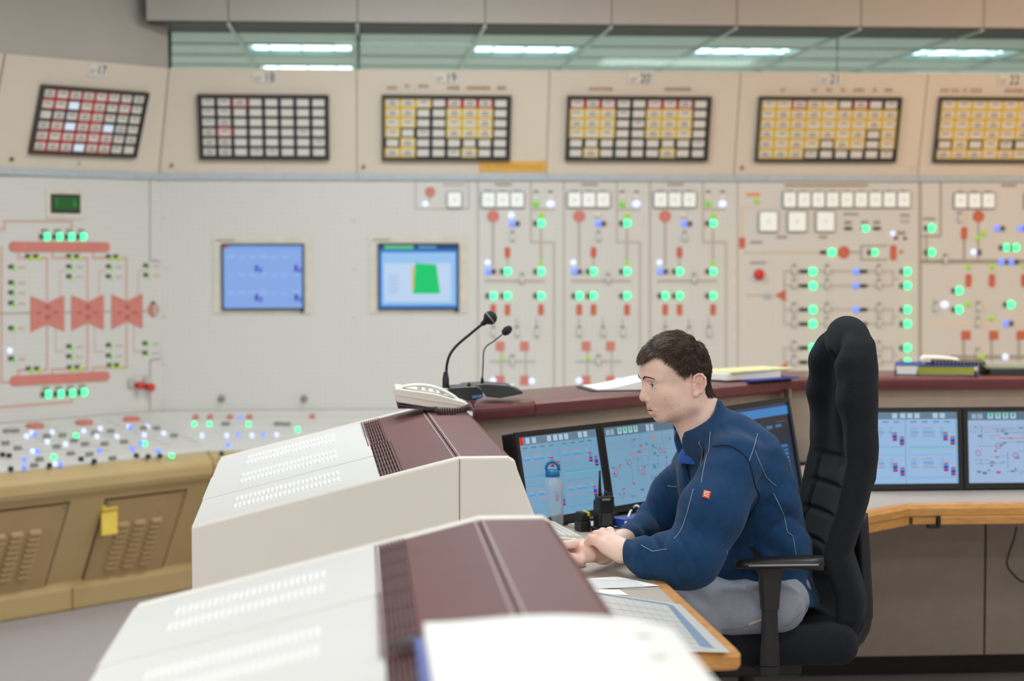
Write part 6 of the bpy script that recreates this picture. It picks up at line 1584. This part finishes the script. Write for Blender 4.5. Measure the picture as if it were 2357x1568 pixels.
# piping, seams and patch laid on the cloth
def bvh_of(o):
    me = o.data; w = W[o.name]; vs = [w @ v.co for v in me.vertices]; return BVHTree.FromPolygons(vs, [tuple(p.vertices) for p in me.polygons])
JB = bvh_of(jk); TB = bvh_of(tz)
def onto(B, px, py, lift=.0008):
    r = ray(px, py).normalized(); h = B.ray_cast(EYE, r, 12)
    if h[0] is None: h = B.find_nearest(atY(px, py, 4.9))
    n = h[1]; n = -n if n.dot(r) > 0 else n
    return h[0] + n * lift, n
def stitch(name, pts, r, mtl, B, parent):
    P = smooth_path([Vector((x, y, 0)) for x, y in pts], 7); Q = [onto(B, p.x, p.y)[0] for p in P]
    Q2 = [Q[0]]
    for q in Q[1:]:
        if (q - Q2[-1]).length < .06: Q2.append(q)
    if len(Q2) > 2: build(name, MB().tube(Q2, r, 5), mtl, parent, smooth=True)
for pts in ([(1744, 998), (1735, 1030), (1723, 1064)], [(1737, 1037), (1755, 1080), (1766, 1101), (1787, 1119)], [(1780, 1135), (1803, 1183), (1812, 1223), (1825, 1237), (1832, 1280)],
            [(1635, 994), (1632, 1037), (1626, 1051), (1617, 1094), (1614, 1112)], [(1596, 1126), (1580, 1187), (1566, 1223), (1551, 1241)], [(1476, 1255), (1496, 1266), (1505, 1269), (1535, 1264)],
            [(1546, 990), (1544, 1030), (1535, 1080), (1537, 1117)], [(1537, 1119), (1558, 1121), (1578, 1123)], [(1673, 1268), (1673, 1309), (1669, 1345)], [(1735, 1300), (1748, 1330), (1757, 1358)]):
    stitch('piping', pts, .0008, M['pipe'], JB, jk)
for pts in ([(1641, 1028), (1676, 1026), (1705, 1041), (1725, 1066), (1737, 1116), (1748, 1144), (1730, 1180), (1709, 1223), (1680, 1262)], [(1725, 1262), (1745, 1272), (1755, 1290)]):
    stitch('seam', pts, .0016, M['seamdark'], JB, jk)
stitch('zip_edge', [(1579, 1046), (1583, 1085), (1596, 1128)], .0018, M['seamdark'], JB, jk)
stitch('zip_edge', [(1549, 1012), (1556, 1050), (1566, 1085), (1592, 1132)], .0022, M['seamdark'], JB, jk)
stitch('zip_pull', [(1550, 1018), (1560, 1012), (1568, 1006)], .0026, M['lgrey'], JB, jk)
def patch(name, quad, lift, mtl, parent, n=6, B=JB):
    mb = MB(); V_ = []; 
    for i in range(n + 1):
        for j in range(n + 1):
            u, v = i / n, j / n
            x = (1 - u) * ((1 - v) * quad[0][0] + v * quad[3][0]) + u * ((1 - v) * quad[1][0] + v * quad[2][0])
            y = (1 - u) * ((1 - v) * quad[0][1] + v * quad[3][1]) + u * ((1 - v) * quad[1][1] + v * quad[2][1])
            V_.append(onto(B, x, y, lift)[0])
    fs = [(i * (n + 1) + j, (i + 1) * (n + 1) + j, (i + 1) * (n + 1) + j + 1, i * (n + 1) + j + 1) for i in range(n) for j in range(n)]
    mb.add(V_, fs); o = build(name, mb, mtl, parent, smooth=True)
    md = o.modifiers.new('thick', 'SOLIDIFY'); md.thickness = .0008; md.offset = 1; return o
em = patch('arm_patch', [(1616.5, 1145), (1632.5, 1149.5), (1637, 1133), (1620.5, 1128.5)], .0012, mat('patch_orange', (228, 92, 38), .7), jk)
em['label'] = 'square orange patch with white square-cornered E emblem'
M['emw'] = mat('emblem_white', (240, 232, 226), .7)
def ep(u, v): 
    q = [(1616.5, 1145), (1632.5, 1149.5), (1637, 1133), (1620.5, 1128.5)]
    return ((1 - u) * ((1 - v) * q[0][0] + v * q[3][0]) + u * ((1 - v) * q[1][0] + v * q[2][0]), (1 - u) * ((1 - v) * q[0][1] + v * q[3][1]) + u * ((1 - v) * q[1][1] + v * q[2][1]))
for (u0, v0, u1, v1) in ((.22, .20, .33, .80), (.33, .69, .80, .80), (.33, .20, .80, .31), (.45, .445, .80, .555)):
    patch('emblem_bar', [ep(u0, v0), ep(u1, v0), ep(u1, v1), ep(u0, v1)], .0024, M['emw'], em, 2)
patch('pocket_slit', [(1727, 1262), (1738, 1258), (1755, 1284), (1742, 1288)], .0008, M['seamdark'], jk, 4)
patch('thigh_tape', [(1722, 1436), (1774, 1416), (1775, 1421), (1723, 1441)], .0012, mat('tape_beige', (196, 192, 180), .8), tz, 5, TB)
for pts in ([(1660, 1450), (1700, 1447), (1740, 1436), (1772, 1424)], [(1808, 1442), (1830, 1425), (1845, 1410)], [(1858, 1420), (1866, 1408), (1868, 1395)]): stitch('seam', pts, .0011, mat('trouser_seam', (120, 124, 134), .9) if 'trouser_seam' not in bpy.data.materials else bpy.data.materials['trouser_seam'], TB, tz)
